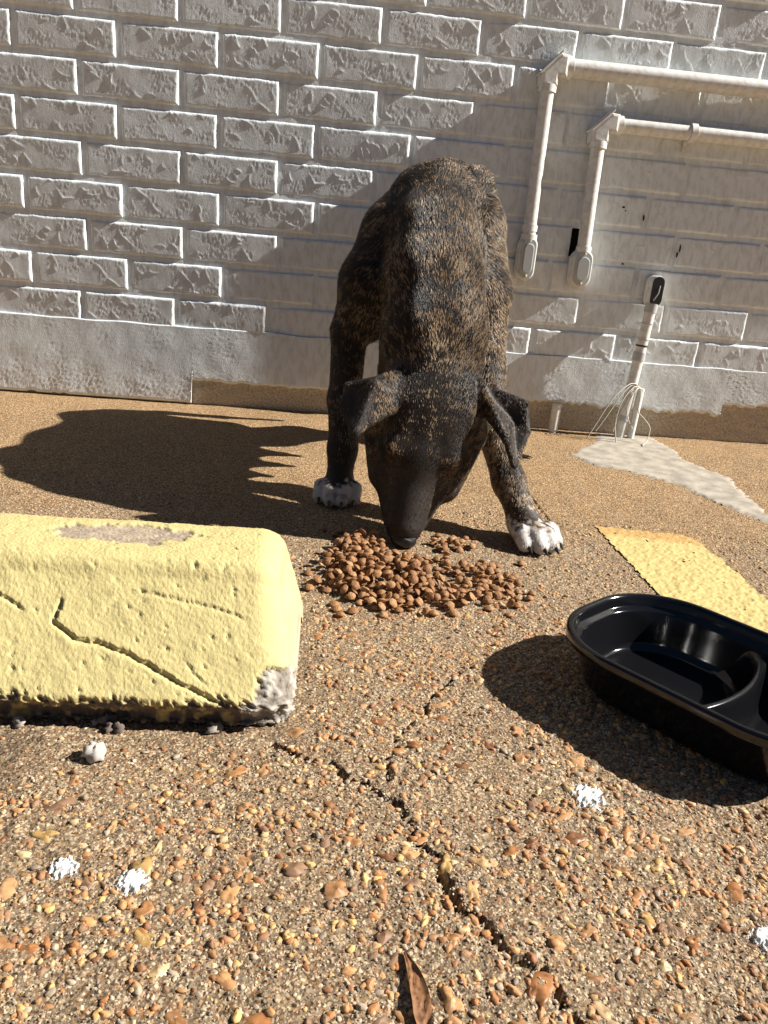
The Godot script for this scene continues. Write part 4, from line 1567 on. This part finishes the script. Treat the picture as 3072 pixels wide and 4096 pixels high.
func surface_nets() -> Array:
	var v := PackedVector3Array()
	var n := PackedVector3Array()
	var idx := PackedInt32Array()
	var at := PackedInt32Array()
	at.resize(field.size())
	at.fill(-1)
	var sx := 1
	var sy := gx_n
	var sz := gx_n * gy_n
	var corner := [0, sx, sy, sx + sy, sz, sx + sz, sy + sz, sx + sy + sz]
	var off := [Vector3(0, 0, 0), Vector3(1, 0, 0), Vector3(0, 1, 0), Vector3(1, 1, 0), Vector3(0, 0, 1), Vector3(1, 0, 1), Vector3(0, 1, 1), Vector3(1, 1, 1)]
	var edges := [[0, 1], [2, 3], [4, 5], [6, 7], [0, 2], [1, 3], [4, 6], [5, 7], [0, 4], [1, 5], [2, 6], [3, 7]]
	for kk in range(1, gz_n - 1):
		for jj in range(1, gy_n - 1):
			var row := (kk * gy_n + jj) * gx_n
			for ii in range(1, gx_n - 1):
				var c := row + ii
				var f0 := field[c]
				if f0 >= 0.9:
					continue
				for axis in 3:
					var step: int = sx if axis == 0 else (sy if axis == 1 else sz)
					var f1 := field[c + step]
					if (f0 < 0.0) == (f1 < 0.0):
						continue
					var p: int = sy if axis == 0 else (sz if axis == 1 else sx)
					var q: int = sz if axis == 0 else (sx if axis == 1 else sy)
					var cells := [c, c - p, c - p - q, c - q]
					var ids := PackedInt32Array()
					for cc in cells:
						if at[cc] < 0:
							var ci: int = cc % gx_n
							var cj: int = (cc / gx_n) % gy_n
							var ck: int = cc / sz
							var sum := Vector3.ZERO
							var cnt := 0
							var fv := PackedFloat32Array()
							for t in 8:
								fv.append(field[cc + corner[t]])
							for e in edges:
								var fa := fv[e[0]]
								var fb := fv[e[1]]
								if (fa < 0.0) != (fb < 0.0):
									var tt := fa / (fa - fb)
									sum += (off[e[0]] as Vector3).lerp(off[e[1]], tt)
									cnt += 1
							at[cc] = v.size()
							v.append(lo + (Vector3(ci, cj, ck) + sum / cnt) * CELL)
							n.append(Vector3(fv[1] + fv[3] + fv[5] + fv[7] - fv[0] - fv[2] - fv[4] - fv[6], fv[2] + fv[3] + fv[6] + fv[7] - fv[0] - fv[1] - fv[4] - fv[5], fv[4] + fv[5] + fv[6] + fv[7] - fv[0] - fv[1] - fv[2] - fv[3]).normalized())
						ids.append(at[cc])
					if f0 < 0.0:
						idx.append_array(PackedInt32Array([ids[0], ids[2], ids[1], ids[0], ids[3], ids[2]]))
					else:
						idx.append_array(PackedInt32Array([ids[0], ids[1], ids[2], ids[0], ids[2], ids[3]]))
	return [v, n, idx]


func head_coords(p: Vector3) -> Vector3:
	return head_b.transposed() * (p - head_o)


func is_head(p: Vector3) -> bool:
	var h := head_coords(p)
	if h.z < -0.01 or h.z > 0.30 or h.y < -0.15 or h.y > 0.06:
		return false
	return absf(h.x) < (0.165 if h.z < 0.13 and p.y > 0.10 and p.z > 0.765 else 0.088)


# brindle: black with broken tan bars, white toes; pick decides hair by hair
func coat(p: Vector3, n: Vector3, pick: float) -> Color:
	var black := Color(0.011, 0.010, 0.010)
	var tan := Color(0.255, 0.160, 0.083)
	var pale := Color(0.45, 0.355, 0.25)
	var head := is_head(p)
	# white toes
	if p.y < 0.075 and not head:
		var edge := p.y + 0.010 * fine.get_noise_3d(p.x * 90.0, p.y * 90.0, p.z * 90.0)
		var fore := p.z > 0.5
		if edge < (0.036 if fore else 0.034) and fore:
			if mid.get_noise_3d(p.x * 60.0, p.y * 60.0, p.z * 40.0) > 0.62:
				return Color(0.40, 0.32, 0.26)
			return Color(0.66, 0.62, 0.57)
		if edge < 0.045 and not fore:
			return Color(0.66, 0.62, 0.57)
	var bars := mid.get_noise_3d(p.x * 34.0, p.y * 62.0, p.z * 62.0)
	var flecks := fine.get_noise_3d(p.x * 260.0, p.y * 110.0, p.z * 110.0)
	var broad := coarse.get_noise_3d(p.x * 11.0, p.y * 9.0, p.z * 9.0)
	var chance := 0.29 + 0.42 * bars + 0.30 * flecks + 0.26 * broad
	if p.z > 0.6 and p.y > 0.24 and p.x > 0.12:
		chance += 0.12 * smooth(0.12, 0.16, p.x)  # sunlit side of the neck painted in: more tan hair to the right
	if head:
		var h := head_coords(p)
		chance -= 0.26
		chance -= 0.5 * smooth(0.10, 0.15, h.z) * (1.0 - smooth(0.018, 0.030, absf(h.x)))
		chance += 0.36 * smooth(0.10, 0.13, h.z) * smooth(0.022, 0.034, absf(h.x))
		# sandy hair at the ear roots, dark flaps; ear light and shade painted in too
		var ear := absf(h.x)
		if h.z < 0.10:
			chance += 0.40 * smooth(0.050, 0.062, ear) * (1.0 - smooth(0.070, 0.088, ear))
			chance -= 0.05 * smooth(0.085, 0.10, ear)
	elif p.y < 0.23 and (p.x > 0.22 and p.z > 0.6):
		chance += 0.42
	elif p.y < 0.25:
		chance -= 0.05
	if not head and p.x < 0.13:
		chance -= 0.12  # shade of the left side painted into the coat: fewer tan hairs
	if p.y > 0.46:
		chance -= 0.10
	if head and absf(head_coords(p).x) > 0.08:
		black = Color(0.034, 0.024, 0.018)
	if pick < chance:
		var t := fposmod(pick * 37.0, 1.0)
		return tan.lerp(pale, t * smooth(-0.3, 0.6, broad + bars * 0.5))
	var g := fposmod(pick * 53.0, 1.0)
	return black.lerp(Color(0.030, 0.024, 0.020), g)


func fur_dir(p: Vector3, n: Vector3) -> Vector3:
	var d := Vector3(0, -0.15, -1.0)
	if is_head(p):
		var h := head_coords(p)
		d = -head_b.z + head_b.x * h.x * 5.0
		if absf(h.x) > 0.085:
			d = Vector3(signf(h.x) * 0.5, -1.0, 0.4)
	elif p.y < 0.27 and (p.z > 0.5 or p.z < 0.36) and absf(p.x - 0.155) > 0.07:
		d = Vector3(0, -1, -0.1)
	elif p.z > 0.54 and p.y < 0.49:
		# neck and shoulders: away from the head
		d = Vector3((p.x - 0.155) * 3.0, 0.7, -0.5) if absf(p.x - 0.155) < 0.072 else Vector3((p.x - 0.155) * 2.0, -0.7, -0.5)
	elif p.y < 0.42:
		d = Vector3(0, -0.8, -0.6)
	d -= n * d.dot(n)
	return d.normalized() if d.length() > 0.05 else n.cross(Vector3.RIGHT).normalized()


func grow_fur(dog: Node3D, v: PackedVector3Array, n: PackedVector3Array, idx: PackedInt32Array) -> void:
	var rng := RandomNumberGenerator.new()
	rng.seed = 4242
	var blade := ArrayMesh.new()
	var bv := PackedVector3Array([Vector3(-0.5, 0, 0), Vector3(0.5, 0, 0), Vector3(-0.36, 0.5, 0.03), Vector3(0.36, 0.5, 0.03), Vector3(0, 1, 0.0)])
	var a := []
	a.resize(Mesh.ARRAY_MAX)
	a[Mesh.ARRAY_VERTEX] = bv
	a[Mesh.ARRAY_NORMAL] = PackedVector3Array([Vector3(-0.5, 0, 0.85), Vector3(0.5, 0, 0.85), Vector3(-0.5, 0, 0.85), Vector3(0.5, 0, 0.85), Vector3(0, 0, 1)])
	a[Mesh.ARRAY_INDEX] = PackedInt32Array([0, 2, 1, 1, 2, 3, 2, 4, 3])
	blade.add_surface_from_arrays(Mesh.PRIMITIVE_TRIANGLES, a)
	var buf := PackedFloat32Array()
	var count := 0
	for k in range(0, idx.size(), 3):
		var p0 := v[idx[k]]
		var p1 := v[idx[k + 1]]
		var p2 := v[idx[k + 2]]
		var area := (p1 - p0).cross(p2 - p0).length() * 0.5
		var mid_p := (p0 + p1 + p2) / 3.0
		var head := is_head(mid_p)
		var hc := head_coords(mid_p)
		var density := 480000.0
		var ln := 0.0095
		if head:
			density = 700000.0
			ln = (0.0058 if absf(hc.x) > 0.08 else 0.0070) if hc.z < 0.14 else 0.0050
		elif mid_p.y < 0.06:
			density = 900000.0
			ln = 0.0042
		elif mid_p.y < 0.24 and absf(mid_p.x - 0.165) > 0.07:
			density = 600000.0
			ln = 0.0068
		elif mid_p.z < 0.42 and mid_p.y < 0.45:
			density = 220000.0
		if mid_p.y < 0.004 or (head and hc.z > 0.236 and absf(hc.x) < 0.02):
			continue
		var want := area * density
		var cnt := int(want) + (1 if rng.randf() < want - floorf(want) else 0)
		for q in cnt:
			var r1 := sqrt(rng.randf())
			var r2 := rng.randf()
			var wa := 1.0 - r1
			var wb := r1 * (1.0 - r2)
			var wc := r1 * r2
			var p := p0 * wa + p1 * wb + p2 * wc
			var nn := (n[idx[k]] * wa + n[idx[k + 1]] * wb + n[idx[k + 2]] * wc).normalized()
			var d := fur_dir(p, nn)
			var jitter := Vector3(rng.randfn(), rng.randfn(), rng.randfn()) * 0.11
			d = (d + jitter - nn * (d + jitter).dot(nn)).normalized()
			var lift := rng.randf_range(0.08, 0.30)
			var y := (d * cos(lift) + nn * sin(lift))
			var x := y.cross(nn).normalized()
			var z := x.cross(y)
			var l := ln * rng.randf_range(0.65, 1.2)
			var w := 0.0011 * rng.randf_range(0.7, 1.2)
			var c := coat(p, nn, rng.randf())
			var o := p - nn * 0.0008
			buf.append_array(PackedFloat32Array([x.x * w, y.x * l, z.x * l, o.x, x.y * w, y.y * l, z.y * l, o.y, x.z * w, y.z * l, z.z * l, o.z, c.r, c.g, c.b, 1.0]))
			count += 1
	var mm := MultiMesh.new()
	mm.transform_format = MultiMesh.TRANSFORM_3D
	mm.use_colors = true
	mm.mesh = blade
	mm.instance_count = count
	mm.buffer = buf
	var mi := MultiMeshInstance3D.new()
	mi.name = "fur"
	mi.multimesh = mm
	mi.material_override = vmat(0.5, 0.36)
	mi.set_meta("kind", "stuff")
	dog.add_child(mi)
	print("hairs ", count, " dog triangles ", idx.size() / 3)
